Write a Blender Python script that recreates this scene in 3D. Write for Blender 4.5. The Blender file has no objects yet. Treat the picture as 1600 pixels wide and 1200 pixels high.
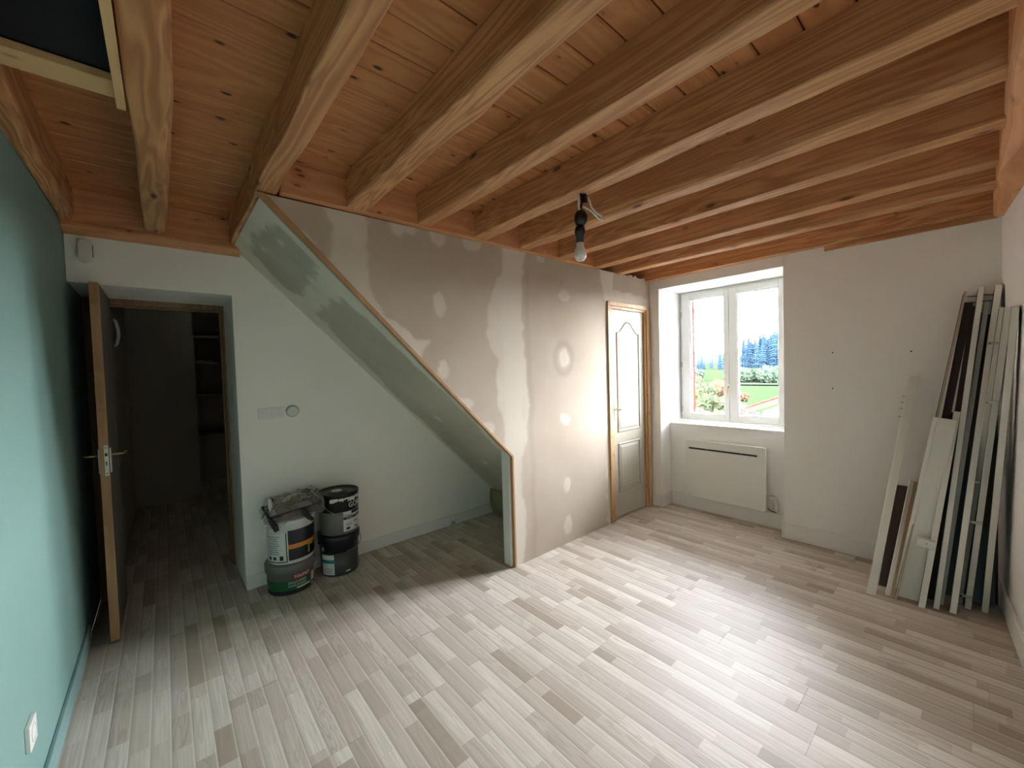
import bpy, bmesh, math, random
import numpy as np
from mathutils import Vector, Matrix, noise
random.seed(7)
C = bpy.context.scene.collection
S = 1.465          # all coordinates below are in camera heights; S turns them into metres

# ---------------------------------------------------------------- camera
cam_d = bpy.data.cameras.new('camera'); cam = bpy.data.objects.new('camera', cam_d); C.objects.link(cam)
bpy.context.scene.camera = cam
cam_d.sensor_width = 36; cam_d.lens = 627.2/1600*36; cam_d.clip_start = 0.02; cam_d.clip_end = 3000
yaw, pitch, roll = 0.714207804, 0.0326493990, -0.0284984478
fw = Vector((math.sin(yaw)*math.cos(pitch), math.cos(yaw)*math.cos(pitch), -math.sin(pitch)))
rt = Vector((math.cos(yaw), -math.sin(yaw), 0)); up = rt.cross(fw)
rt2 = rt*math.cos(roll) + up*math.sin(roll); up2 = up*math.cos(roll) - rt*math.sin(roll)
m = Matrix((rt2, up2, -fw)).transposed().to_4x4(); m.translation = (0, 0, S)
cam.matrix_world = m
# ---------------------------------------------------------------- light
sc = bpy.context.scene
w = bpy.data.worlds.new('overcast_sky'); sc.world = w; w.use_nodes = True
bg = w.node_tree.nodes['Background']; bg.inputs[1].default_value = 10.5
# hazy sky: white at the horizon, bluer and dimmer towards the zenith
wt = w.node_tree; wc = wt.nodes.new('ShaderNodeTexCoord'); ws = wt.nodes.new('ShaderNodeSeparateXYZ'); wr = wt.nodes.new('ShaderNodeValToRGB')
wt.links.new(wc.outputs['Generated'], ws.inputs[0]); wt.links.new(ws.outputs['Z'], wr.inputs[0]); wt.links.new(wr.outputs[0], bg.inputs[0])
wr.color_ramp.elements[0].position = .02; wr.color_ramp.elements[0].color = (.86, .87, .88, 1)
wr.color_ramp.elements[1].position = .95; wr.color_ramp.elements[1].color = (.22, .26, .32, 1)
e_ = wr.color_ramp.elements.new(.35); e_.color = (.60, .62, .66, 1)
pd = bpy.data.lights.new('window_portal', 'AREA'); pd.shape = 'RECTANGLE'; pd.size = .72*S; pd.size_y = .98*S
pd.cycles.is_portal = True
po = bpy.data.objects.new('window_portal', pd); C.objects.link(po); po.location = (3.12*S, 1.1*S, 1.07*S)
po.rotation_euler = (0, math.radians(90), 0)
sc.view_settings.view_transform = 'Standard'; sc.view_settings.look = 'None'; sc.view_settings.gamma = 1
sc.view_settings.use_curve_mapping = False
sc.view_settings.exposure = 4.03
sc.cycles.max_bounces = 14; sc.cycles.diffuse_bounces = 10; sc.cycles.glossy_bounces = 5
sc.cycles.transparent_max_bounces = 12; sc.cycles.sample_clamp_indirect = 0

# ---------------------------------------------------------------- helpers
BASE = {}
class MB:
    def __init__(s): s.v = []; s.f = []; s.mi = []; s.col = []
    def add(s, vs, fs, mi=0, col=None):
        o = len(s.v); s.v += [tuple(map(float, p)) for p in vs]
        for f in fs: s.f.append([i+o for i in f]); s.mi.append(mi); s.col.append(col)
        return s
    def box(s, x0, x1, y0, y1, z0, z1, mi=0, col=None):
        vs = [(x, y, z) for z in (z0, z1) for y in (y0, y1) for x in (x0, x1)]
        return s.add(vs, [(0,2,3,1),(4,5,7,6),(0,1,5,4),(2,6,7,3),(0,4,6,2),(1,3,7,5)], mi, col)
    def obox(s, o, a, b, c, mi=0):
        o, a, b, c = map(Vector, (o, a, b, c))
        vs = [o, o+a, o+b, o+a+b, o+c, o+a+c, o+b+c, o+a+b+c]
        fs = [(0,2,3,1),(4,5,7,6),(0,1,5,4),(2,6,7,3),(0,4,6,2),(1,3,7,5)]
        if a.cross(b).dot(c) < 0: fs = [f[::-1] for f in fs]
        return s.add(vs, fs, mi)
    def prism(s, poly, axis, a, b, mi=0):
        """poly: 2D points, extruded along axis ('x','y','z') from a to b"""
        def P(p, t):
            return {'x': (t, p[0], p[1]), 'y': (p[0], t, p[1]), 'z': (p[0], p[1], t)}[axis]
        n = len(poly); vs = [P(p, a) for p in poly]+[P(p, b) for p in poly]
        fs = [tuple(range(n)), tuple(range(2*n-1, n-1, -1))]
        fs += [(i, i+n, (i+1) % n+n, (i+1) % n) for i in range(n)]
        return s.add(vs, fs, mi)
    def tube(s, pts, r, n=8, mi=0, cap=True):
        pts = [Vector(p) for p in pts]; rs = r if isinstance(r, (list, tuple)) else [r]*len(pts)
        vs = []; prev = None
        for i, p in enumerate(pts):
            t = (pts[min(i+1, len(pts)-1)]-pts[max(i-1, 0)]).normalized()
            ref = prev if prev is not None else (Vector((0,0,1)) if abs(t.z) < .9 else Vector((1,0,0)))
            u = (ref - t*ref.dot(t)).normalized(); prev = u; q = t.cross(u)
            for k in range(n):
                a = 2*math.pi*k/n; vs.append(p+(u*math.cos(a)+q*math.sin(a))*rs[i])
        fs = [(i*n+k, i*n+(k+1) % n, (i+1)*n+(k+1) % n, (i+1)*n+k) for i in range(len(pts)-1) for k in range(n)]
        if cap: fs += [tuple(range(n-1, -1, -1)), tuple(range((len(pts)-1)*n, len(pts)*n))]
        return s.add(vs, fs, mi)
    def lathe(s, prof, c, n=40, mi=0, axis='z'):
        vs = []
        for r, z in prof:
            for k in range(n):
                a = 2*math.pi*k/n; x, y = r*math.cos(a), r*math.sin(a)
                vs.append({'z': (c[0]+x, c[1]+y, c[2]+z), 'x': (c[0]+z, c[1]+x, c[2]+y), 'y': (c[0]+y, c[1]+z, c[2]+x)}[axis])
        fs = [(i*n+k, i*n+(k+1) % n, (i+1)*n+(k+1) % n, (i+1)*n+k) for i in range(len(prof)-1) for k in range(n)]
        return s.add(vs, fs, mi)
    def build(s, name, mats, parent=None, smooth=False, bevel=0, base=None, segs=2, weld=False):
        if not isinstance(mats, (list, tuple)): mats = [mats]
        b = Vector(base) if base is not None else BASE.get(parent.name if parent else None, Vector((0,0,0)))
        me = bpy.data.meshes.new(name); me.from_pydata([tuple((Vector(p)-b)*S) for p in s.v], [], s.f)
        for mt in mats: me.materials.append(mt)
        me.polygons.foreach_set('material_index', s.mi)
        if any(c is not None for c in s.col):
            at = me.color_attributes.new('tone', 'FLOAT_COLOR', 'CORNER'); buf = []
            for f, c in zip(s.f, s.col):
                c = c if c is not None else (0, 0, 0)
                for q_, _ in enumerate(f): buf += [c[0], c[1], c[2], 1.0 if q_ in (1, 2) else 0.0]
            at.data.foreach_set('color', buf)
        if smooth: me.shade_smooth()
        if weld:
            bm = bmesh.new(); bm.from_mesh(me); bmesh.ops.remove_doubles(bm, verts=bm.verts, dist=1e-5)
            bmesh.ops.recalc_face_normals(bm, faces=bm.faces); bm.to_mesh(me); bm.free()
        me.update()
        o = bpy.data.objects.new(name, me); C.objects.link(o)
        if parent: o.parent = parent
        else: o.location = b*S
        BASE[o.name] = b
        if bevel:
            md = o.modifiers.new('bevel', 'BEVEL'); md.width = bevel*S; md.segments = segs; md.limit_method = 'ANGLE'
            md.angle_limit = math.radians(40); md.harden_normals = False
        return o
def label(o, lab=None, cat=None, group=None, kind=None):
    if lab: o['label'] = lab
    if cat: o['category'] = cat
    if group: o['group'] = group
    if kind: o['kind'] = kind
    return o
def thing(name, base, lab, cat, group=None):
    o = bpy.data.objects.new(name, None); C.objects.link(o); o.location = Vector(base)*S; o.empty_display_size = .05
    BASE[o.name] = Vector(base); return label(o, lab, cat, group)
def struct(o): o['kind'] = 'structure'; return o

# ---------------------------------------------------------------- materials
def srgb(r, g, b):
    f = lambda c: (c/255/12.92) if c/255 <= .04045 else ((c/255+.055)/1.055)**2.4
    return (f(r), f(g), f(b), 1)
class NT:
    def __init__(s, name):
        s.m = bpy.data.materials.new(name); s.m.use_nodes = True; s.t = s.m.node_tree
        s.p = s.t.nodes['Principled BSDF']
    def n(s, typ, ins=None, **kw):
        nd = s.t.nodes.new(typ)
        for k, v in kw.items(): setattr(nd, k, v)
        for k, v in (ins or {}).items():
            if isinstance(v, bpy.types.NodeSocket): s.t.links.new(v, nd.inputs[k])
            else: nd.inputs[k].default_value = v
        return nd
    def link(s, a, b): s.t.links.new(a, b)
    def set(s, **kw):
        for k, v in kw.items():
            k = k.replace('_', ' ')
            if isinstance(v, bpy.types.NodeSocket): s.link(v, s.p.inputs[k])
            else: s.p.inputs[k].default_value = v
        return s
    def coord(s, scale=(1,1,1), rnd=0):
        tc = s.n('ShaderNodeTexCoord'); src = tc.outputs['Object']
        if rnd:
            oi = s.n('ShaderNodeObjectInfo'); mu = s.n('ShaderNodeMath', {0: oi.outputs['Random'], 1: rnd}, operation='MULTIPLY')
            ad = s.n('ShaderNodeVectorMath', {0: src, 1: mu.outputs[0]}, operation='ADD'); src = ad.outputs[0]
        return s.n('ShaderNodeMapping', {'Vector': src, 'Scale': scale}).outputs[0]
    def ramp(s, fac, stops):
        r = s.n('ShaderNodeValToRGB', {0: fac}); e = r.color_ramp.elements
        while len(e) < len(stops): e.new(.5)
        for el, (p, c) in zip(e, stops): el.position = p; el.color = c
        return r.outputs[0]
    def mix(s, fac, a, b, mode='MIX'):
        nd = s.n('ShaderNodeMix', data_type='RGBA', blend_type=mode)
        for i, v in ((0, fac), (6, a), (7, b)):
            if isinstance(v, bpy.types.NodeSocket): s.link(v, nd.inputs[i])
            else: nd.inputs[i].default_value = v
        return nd.outputs[2]
    def bump(s, h, strength=.2, dist=.002):
        b = s.n('ShaderNodeBump', {'Height': h, 'Strength': strength, 'Distance': dist}); s.link(b.outputs[0], s.p.inputs['Normal'])
def plain(name, col, rough=.5, metal=0, **kw):
    t = NT(name); t.set(Base_Color=col, Roughness=rough, Metallic=metal, **kw); return t.m
def paint(name, col, rough=.6, blot=.06, bumpy=.25, scale=90):
    t = NT(name); v = t.coord()
    nz = t.n('ShaderNodeTexNoise', {'Vector': v, 'Scale': 1.7, 'Detail': 5})
    dark = tuple(c*(1-blot*2) for c in col[:3])+(1,)
    t.set(Base_Color=t.mix(nz.outputs[0], dark, col), Roughness=rough)
    n2 = t.n('ShaderNodeTexNoise', {'Vector': v, 'Scale': scale, 'Detail': 4})
    t.bump(n2.outputs[0], bumpy, .0015); return t.m
def wood(name, light, dark, knot, axis='y', rings=1.0, knots=1.0, rough=.55, grain=1.0, var=.35):
    """light/dark: grain colours; axis: direction of the grain"""
    t = NT(name)
    st = {'x': (.07, 1, 1), 'y': (1, .07, 1), 'z': (1, 1, .07)}[axis]
    v = t.coord(rnd=17.0); vs = t.n('ShaderNodeMapping', {'Vector': v, 'Scale': st}).outputs[0]
    # knots: sparse cells, elongated along the grain
    kst = {'x': (6.5, 14, 14), 'y': (9, 3.6, 9), 'z': (10, 4.2, 10)}[axis]
    kv = t.n('ShaderNodeMapping', {'Vector': v, 'Scale': kst}).outputs[0]
    vo = t.n('ShaderNodeTexVoronoi', {'Vector': kv, 'Scale': 1.0, 'Randomness': 1.0})
    wn = t.n('ShaderNodeTexNoise', {'Vector': kv, 'Scale': .9, 'Detail': 1})
    gate = t.n('ShaderNodeMapRange', {0: wn.outputs[0], 1: (.38 if axis == 'x' else .43), 2: (.42 if axis == 'x' else .47), 3: 0, 4: 1}).outputs[0]
    kd = t.n('ShaderNodeMapRange', {0: vo.outputs['Distance'], 1: .07, 2: .15, 3: 1, 4: 0}).outputs[0]
    kfac = t.n('ShaderNodeMath', {0: kd, 1: gate}, operation='MULTIPLY').outputs[0]
    halo = t.n('ShaderNodeMapRange', {0: vo.outputs['Distance'], 1: .05, 2: .4, 3: .6, 4: 0}).outputs[0]
    halo = t.n('ShaderNodeMath', {0: halo, 1: gate}, operation='MULTIPLY').outputs[0]
    wob = t.n('ShaderNodeTexNoise', {'Vector': vs, 'Scale': 5*rings, 'Detail': 3, 'Distortion': .6}).outputs[0]
    ph = t.n('ShaderNodeMath', {0: wob, 1: 15.0}, operation='MULTIPLY').outputs[0]
    ph = t.n('ShaderNodeMath', {0: ph, 1: halo}, operation='ADD').outputs[0]
    ph = t.n('ShaderNodeMath', {0: ph, 1: 6.283}, operation='MULTIPLY').outputs[0]
    si = t.n('ShaderNodeMath', {0: ph}, operation='SINE').outputs[0]
    ringf = t.n('ShaderNodeMapRange', {0: si, 1: -1, 2: 1, 3: .0, 4: .95}).outputs[0]
    fst = {'x': (6, 220, 220), 'y': (220, 6, 220), 'z': (220, 220, 6)}[axis]
    fv = t.n('ShaderNodeMapping', {'Vector': v, 'Scale': fst}).outputs[0]
    fine = t.n('ShaderNodeTexNoise', {'Vector': fv, 'Scale': 1, 'Detail': 2}).outputs[0]
    f2 = t.n('ShaderNodeMix', {0: .35*grain, 2: ringf, 3: fine}); 
    col = t.mix(f2.outputs[0], light, dark)
    big = t.n('ShaderNodeTexNoise', {'Vector': v, 'Scale': 1.6, 'Detail': 3}).outputs[0]
    bigf = t.n('ShaderNodeMapRange', {0: big, 1: .35, 2: .65, 3: 0, 4: var}).outputs[0]
    col = t.mix(bigf, col, dark)
    oi = t.n('ShaderNodeObjectInfo').outputs['Random']
    of = t.n('ShaderNodeMapRange', {0: oi, 1: 0, 2: 1, 3: 0, 4: var}).outputs[0]
    col = t.mix(of, col, t.mix(.5, light, dark))
    hf = t.n('ShaderNodeMath', {0: halo, 1: .5*knots}, operation='MULTIPLY').outputs[0]
    col = t.mix(hf, col, dark)
    kf = t.n('ShaderNodeMath', {0: kfac, 1: .9*knots}, operation='MULTIPLY').outputs[0]
    col = t.mix(kf, col, knot)
    t.set(Base_Color=col, Roughness=rough)
    t.bump(f2.outputs[0], .25, .0015); return t.m

M = {}
M['white'] = paint('white_wall_paint', (.86, .85, .83, 1), .6, .02)
M['white_alcove'] = paint('white_alcove_paint', (.93, .90, .83, 1), .6, .02)
M['ceiling_dark'] = plain('dark_attic_board', srgb(40, 30, 24), .9)
M['teal'] = paint('teal_wall_paint', (.215, .365, .335, 1), .55, .05, .35, 70)
M['skirt'] = paint('white_skirting', (.84, .83, .81, 1), .45, .04, .05)
M['skirt_teal'] = paint('teal_skirting', srgb(126, 158, 155), .5, .04, .05)
M['trimwhite'] = plain('white_lacquer', srgb(226, 226, 222), .35)
M['pvc'] = plain('white_window_pvc', srgb(222, 222, 219), .32)
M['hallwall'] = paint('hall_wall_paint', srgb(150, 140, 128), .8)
M['leaf'] = paint('grey_door_paint', srgb(112, 106, 98), .6)
M['black'] = plain('black_plastic', srgb(18, 19, 23), .35)
M['navy'] = plain('navy_plastic_and_shade', srgb(16, 20, 34), .3)
M['darkhatch'] = plain('dark_hatch_cover', srgb(19, 20, 30), .9)
M['seam'] = plain('dark_seam', srgb(128, 114, 100), .8)
M['grey_metal'] = plain('brushed_nickel', srgb(190, 186, 172), .35, .9)
M['brass'] = plain('satin_brass', srgb(190, 170, 120), .35, .9)
M['steelwire'] = plain('galvanised_wire', srgb(150, 150, 148), .4, .9)
M['bulb'] = plain('opal_bulb', srgb(232, 228, 220), .3)
M['door2'] = paint('pale_beige_door_paint', srgb(176, 169, 154), .5, .03, .15, 160)
M['wool'] = paint('yellowish_mineral_wool', srgb(168, 160, 120), .95, .25, 1.0, 60)
M['green'] = plain('green_label', srgb(28, 92, 54), .45)
M['red'] = plain('red_label', srgb(150, 34, 40), .4)
M['orange'] = plain('orange_label', srgb(214, 130, 40), .4)
M['bucketwhite'] = plain('white_bucket_plastic', srgb(214, 216, 210), .4)
M['bucketgrey'] = plain('grey_bucket_plastic', srgb(108, 108, 104), .45)
M['darkgrey'] = plain('dark_grey_tin', srgb(66, 65, 64), .4)
M['silver'] = plain('silver_tin', srgb(120, 119, 114), .4, .3)
M['ink'] = plain('printed_ink', srgb(30, 32, 38), .6)
M['labelwhite'] = plain('label_paper', srgb(212, 214, 210), .6)
M['teallabel'] = plain('teal_band', srgb(36, 120, 128), .5)
M['bluelabel'] = plain('blue_band', srgb(70, 100, 140), .5)
M['purple'] = plain('plum_band', srgb(70, 22, 66), .5)
M['paledrip'] = plain('dried_white_paint', srgb(222, 220, 212), .6)
M['lightgreen'] = plain('lime_leaf', srgb(130, 160, 60), .6)
M['panelwhite'] = paint('white_melamine', (.88, .88, .82, 1), .45, .05, .05)
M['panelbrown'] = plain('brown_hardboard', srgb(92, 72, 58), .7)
M['plumbpipe'] = plain('white_cable_cover', srgb(216, 214, 206), .45)
O1, O2, KN = srgb(208, 150, 92), srgb(150, 92, 50), srgb(60, 32, 18)
M['plank'] = wood('pine_ceiling_plank', srgb(212, 150, 96), srgb(176, 112, 66), srgb(64, 34, 18), 'x', .8, 1.3)
M['beam'] = wood('pine_beam', srgb(216, 164, 112), srgb(164, 108, 68), srgb(78, 42, 26), 'y', 1.2, .9, grain=.6, var=.25)
M['beamx'] = wood('pine_header', srgb(222, 164, 114), srgb(186, 124, 80), srgb(84, 46, 28), 'x', .8, .9)
M['planed'] = wood('planed_pine_strip', srgb(232, 196, 146), srgb(206, 162, 110), srgb(130, 84, 48), 'x', .6, .5)
M['planedz'] = wood('planed_pine_upright', srgb(206, 168, 118), srgb(178, 132, 84), srgb(116, 72, 40), 'z', .5, .6)
M['planedy'] = wood('planed_pine_strip_long', srgb(232, 196, 146), srgb(206, 162, 110), srgb(130, 84, 48), 'y', .6, .5)
M['framewood'] = wood('dull_door_frame_wood', srgb(150, 118, 84), srgb(118, 88, 60), srgb(80, 56, 38), 'z', .6, .2)
M['dooredge'] = wood('bare_door_edge', srgb(188, 150, 106), srgb(158, 120, 80), srgb(120, 84, 54), 'z', .6, .2)

def mat_floor():
    t = NT('pale_laminate'); at = t.n('ShaderNodeAttribute', attribute_name='tone')
    sep = t.n('ShaderNodeSeparateColor', {0: at.outputs['Color']})
    base = t.ramp(sep.outputs[0], [(0, srgb(170, 155, 140)), (.35, srgb(196, 184, 172)), (.7, srgb(212, 202, 190)), (1, srgb(226, 218, 206))])
    v = t.coord()
    off = t.n('ShaderNodeVectorMath', {0: v, 1: at.outputs['Color']}, operation='ADD').outputs[0]
    off = t.n('ShaderNodeVectorMath', {0: off, 1: (0, 0, 0)}, operation='ADD')
    sc_ = t.n('ShaderNodeVectorMath', {0: at.outputs['Color'], 1: (31., 47., 0.)}, operation='MULTIPLY').outputs[0]
    vv = t.n('ShaderNodeVectorMath', {0: v, 1: sc_}, operation='ADD').outputs[0]
    g = t.n('ShaderNodeMapping', {'Vector': vv, 'Scale': (130, 4, 1)}).outputs[0]
    n1 = t.n('ShaderNodeTexNoise', {'Vector': g, 'Scale': 1, 'Detail': 3}).outputs[0]
    g2 = t.n('ShaderNodeMapping', {'Vector': vv, 'Scale': (16, 1.6, 1)}).outputs[0]
    n2 = t.n('ShaderNodeTexNoise', {'Vector': g2, 'Scale': 1, 'Detail': 2, 'Distortion': .8}).outputs[0]
    ph = t.n('ShaderNodeMath', {0: n2, 1: 60.}, operation='MULTIPLY').outputs[0]
    si = t.n('ShaderNodeMath', {0: ph}, operation='SINE').outputs[0]
    r = t.n('ShaderNodeMapRange', {0: si, 1: 0, 2: 1, 3: 0, 4: .42}).outputs[0]
    r = t.n('ShaderNodeMath', {0: r, 1: sep.outputs[1]}, operation='MULTIPLY').outputs[0]
    c = t.mix(r, base, srgb(150, 134, 120))
    f = t.n('ShaderNodeMapRange', {0: n1, 1: .35, 2: .7, 3: 0, 4: .42}).outputs[0]
    c = t.mix(f, c, srgb(165, 151, 137))
    e1 = t.n('ShaderNodeMapRange', {0: at.outputs['Alpha'], 1: 0, 2: .30, 3: .45, 4: 0}).outputs[0]
    c = t.mix(e1, c, srgb(150, 134, 118))
    e2 = t.n('ShaderNodeMapRange', {0: at.outputs['Alpha'], 1: .86, 2: 1, 3: 0, 4: .6}).outputs[0]
    c = t.mix(e2, c, srgb(232, 226, 216))
    t.set(Base_Color=c, Roughness=.52); t.p.inputs["Specular IOR Level"].default_value = .30
    t.bump(n1, .06, .0006); return t.m
M['floor'] = mat_floor()
def mat_mud(name, paper, mud, line):
    t = NT(name); at = t.n('ShaderNodeAttribute', attribute_name='mud')
    sep = t.n('ShaderNodeSeparateColor', {0: at.outputs['Color']})
    v = t.coord()
    fib = t.n('ShaderNodeTexNoise', {'Vector': v, 'Scale': 240, 'Detail': 3}).outputs[0]
    big = t.n('ShaderNodeTexNoise', {'Vector': v, 'Scale': 2.2, 'Detail': 4}).outputs[0]
    p = t.mix(t.n('ShaderNodeMapRange', {0: fib, 1: .3, 2: .7, 3: 0, 4: .25}).outputs[0], paper, line)
    p = t.mix(t.n('ShaderNodeMapRange', {0: big, 1: .35, 2: .7, 3: 0, 4: .3}).outputs[0], p, mud)
    c = t.mix(sep.outputs[0], p, mud); c = t.mix(sep.outputs[1], c, line)
    t.set(Base_Color=c, Roughness=.85); t.bump(fib, .12, .0008); return t.m
M['plaster'] = mat_mud('plasterboard_partition', srgb(180, 165, 147), srgb(208, 199, 186), srgb(154, 141, 126))
M['plaster_green'] = mat_mud('green_plasterboard', srgb(186, 178, 160), srgb(236, 228, 214), srgb(146, 140, 126))
def mat_glass():
    t = NT('window_glass'); t.t.nodes.remove(t.p)
    out = [n for n in t.t.nodes if n.type == 'OUTPUT_MATERIAL'][0]
    tr = t.n('ShaderNodeBsdfTransparent', {0: (.97, .985, .98, 1)}); gl = t.n('ShaderNodeBsdfGlossy', {'Roughness': .01})
    fr = t.n('ShaderNodeFresnel', {0: 1.45}); mx = t.n('ShaderNodeMixShader', {0: fr.outputs[0], 1: tr.outputs[0], 2: gl.outputs[0]})
    t.link(mx.outputs[0], out.inputs[0]); return t.m
M['glass'] = mat_glass()
def mat_film():
    t = NT('clear_plastic_film'); t.t.nodes.remove(t.p)
    out = [n for n in t.t.nodes if n.type == 'OUTPUT_MATERIAL'][0]
    tr = t.n('ShaderNodeBsdfTransparent', {0: (.93, .92, .9, 1)}); gl = t.n('ShaderNodeBsdfGlossy', {'Roughness': .12})
    di = t.n('ShaderNodeBsdfDiffuse', {0: srgb(190, 180, 170)})
    m1 = t.n('ShaderNodeMixShader', {0: .3, 1: tr.outputs[0], 2: di.outputs[0]})
    fr = t.n('ShaderNodeFresnel', {0: 1.6}); mx = t.n('ShaderNodeMixShader', {0: fr.outputs[0], 1: m1.outputs[0], 2: gl.outputs[0]})
    t.link(mx.outputs[0], out.inputs[0]); return t.m
M['film'] = mat_film()
def foliage(name, a, b, scale=2.0):
    t = NT(name); v = t.coord(rnd=40)
    n = t.n('ShaderNodeTexNoise', {'Vector': v, 'Scale': scale, 'Detail': 6, 'Roughness': .7}).outputs[0]
    f = t.n('ShaderNodeMapRange', {0: n, 1: .35, 2: .65}).outputs[0]
    t.set(Base_Color=t.mix(f, a, b), Roughness=.9); t.p.inputs['Specular IOR Level'].default_value = 0
    return t.m
F = lambda r, g, b: (r, g, b, 1)
M['conifer'] = foliage('haze_blue_conifer', F(.0058, .0125, .022), F(.015, .027, .040), 1.2)  # blue of the distance haze is mixed into the fir colour
M['tree_pale'] = foliage('pale_green_foliage', F(.009, .015, .011), F(.028, .036, .024), 2.5)
M['tree_yellow'] = foliage('yellow_autumn_foliage', F(.016, .018, .007), F(.050, .050, .016), 3)
M['tree_olive'] = foliage('olive_autumn_foliage', F(.010, .014, .009), F(.032, .035, .018), 2.5)
M['tree_rust'] = foliage('rust_autumn_foliage', F(0.0279, 0.01534, 0.009765), F(0.03627, 0.02511, 0.01674), 1.5)
M['tree_grey'] = foliage('bare_grey_twigs', F(0.01674, 0.01674, 0.01534), F(0.03069, 0.0279, 0.02651), 2)
M['grass'] = foliage('meadow_grass', F(.0095, .0138, .0066), F(.0118, .0162, .0080), .05)
M['hill'] = foliage('hazy_hill_forest', F(0.01302, 0.02046, 0.02418), F(0.01581, 0.02325, 0.02604), .01)  # pale blue distance haze painted into the hill colour
M['trunk'] = plain('tree_trunk', F(0.00558, 0.00465, 0.00372), .9)
M['rooftile'] = plain('red_roof_tile', F(.045, .013, .010), .95)
M['fascia'] = plain('red_painted_fascia', F(.055, .014, .012), .9)
M['stone'] = paint('grey_rendered_gable', (.035, .033, .033, 1), .9)
M['road'] = plain('pale_road', F(0.01674, 0.01674, 0.01581), .9)
M['shutter'] = plain('red_shutter_paint', F(.05, .009, .008), .8)

# ---------------------------------------------------------------- noise for hand-made edges
for k_ in ('road', 'rooftile', 'fascia', 'stone', 'shutter'): M[k_].node_tree.nodes['Principled BSDF'].inputs['Specular IOR Level'].default_value = 0
def inside(poly, X, Y):
    r = np.zeros(X.shape, bool); n = len(poly); j = n-1
    for i in range(n):
        xi, yi = poly[i]; xj, yj = poly[j]
        if yi != yj:
            c = ((yi > Y) != (yj > Y)) & (X < (xj-xi)*(Y-yi)/(yj-yi)+xi); r ^= c
        j = i
    return r
def polydist(poly, X, Y):
    d = np.full(X.shape, 9.0); n = len(poly)
    for i in range(n):
        ax, ay = poly[i]; bx, by = poly[(i+1) % n]; ex, ey = bx-ax, by-ay; L = ex*ex+ey*ey+1e-12
        t = np.clip(((X-ax)*ex+(Y-ay)*ey)/L, 0, 1); d = np.minimum(d, np.hypot(X-ax-t*ex, Y-ay-t*ey))
    return np.where(inside(poly, X, Y), d, -d)
def vnoise(X, Y, f, seed):
    rs = np.random.RandomState(seed); G = rs.rand(256, 256); x = X*f+50; y = Y*f+50
    xi = np.floor(x).astype(int); yi = np.floor(y).astype(int); fx = x-xi; fy = y-yi
    fx = fx*fx*(3-2*fx); fy = fy*fy*(3-2*fy); g = lambda a, b: G[a % 256, b % 256]
    return (g(xi, yi)*(1-fx)+g(xi+1, yi)*fx)*(1-fy)+(g(xi, yi+1)*(1-fx)+g(xi+1, yi+1)*fx)*fy - .5
def set_mud(o, val, line):
    at = o.data.color_attributes.new('mud', 'FLOAT_COLOR', 'POINT')
    n = len(o.data.vertices); a = np.zeros((n, 4)); a[:, 0] = val; a[:, 1] = line; a[:, 3] = 1
    at.data.foreach_set('color', a.ravel())

# ================================================================= ROOM SHELL
CEIL = 1.728
# ---- floor: one slab, laminate boards on it
XB = [1.865+.135*k for k in range(-16, 7)]
fl = struct(MB().box(-.30, 2.80, -.40, 2.66, -.06, -.008).box(-.30, 1.0, 2.66, 5.0, -.06, -.008).build('floor', M['seam']))
def rt_wall(x): return -.07-.075*(2.65-x)
L = .874
rnd = random.Random(3)
jt = {1.73: .84, 1.865: .53}
for k in range(-16, 8):
    x0 = 1.865+.135*k; x1 = x0+.135
    x0c, x1c = max(x0, -.262), min(x1, 2.772)
    if x1c-x0c < .01: continue
    off = .84 if k == -1 else (.53 if k == 0 else rnd.random()*L)
    y = off-3*L; ymax = 4.95 if x1 < .95 else 2.64
    while y < ymax:
        y0, y1 = max(y, -.33), min(y+L, ymax)
        if y1-y0 > .02:
            b = MB(); g = .0003
            b.box(x0c+g, x1c-g, y0+g, y1-g, -.008, -.0005, 1)
            for s_ in range(3):
                sx0, sx1 = x0+.045*s_, x0+.045*(s_+1); a0, a1 = max(sx0, x0c+g), min(sx1, x1c-g)
                if a1 <= a0: continue
                yy = y-.36+[0, .11, .2][s_]+rnd.uniform(-.04, .04)
                while yy < y1:
                    ln = rnd.uniform(.13, .29); c0, c1 = max(yy, y0+g), min(yy+ln, y1-g)
                    if c1 > c0:
                        tone = min(1, max(0, rnd.gauss(.55, .30))); fig = rnd.random()
                        b.add([(a0, c0, 0), (a1, c0, 0), (a1, c1, 0), (a0, c1, 0)], [(0, 1, 2, 3)], 0, (tone, fig*fig, rnd.random()))
                    yy += ln
            b.build('floor_board', [M['floor'], M['seam']], fl)
        y += L

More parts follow.
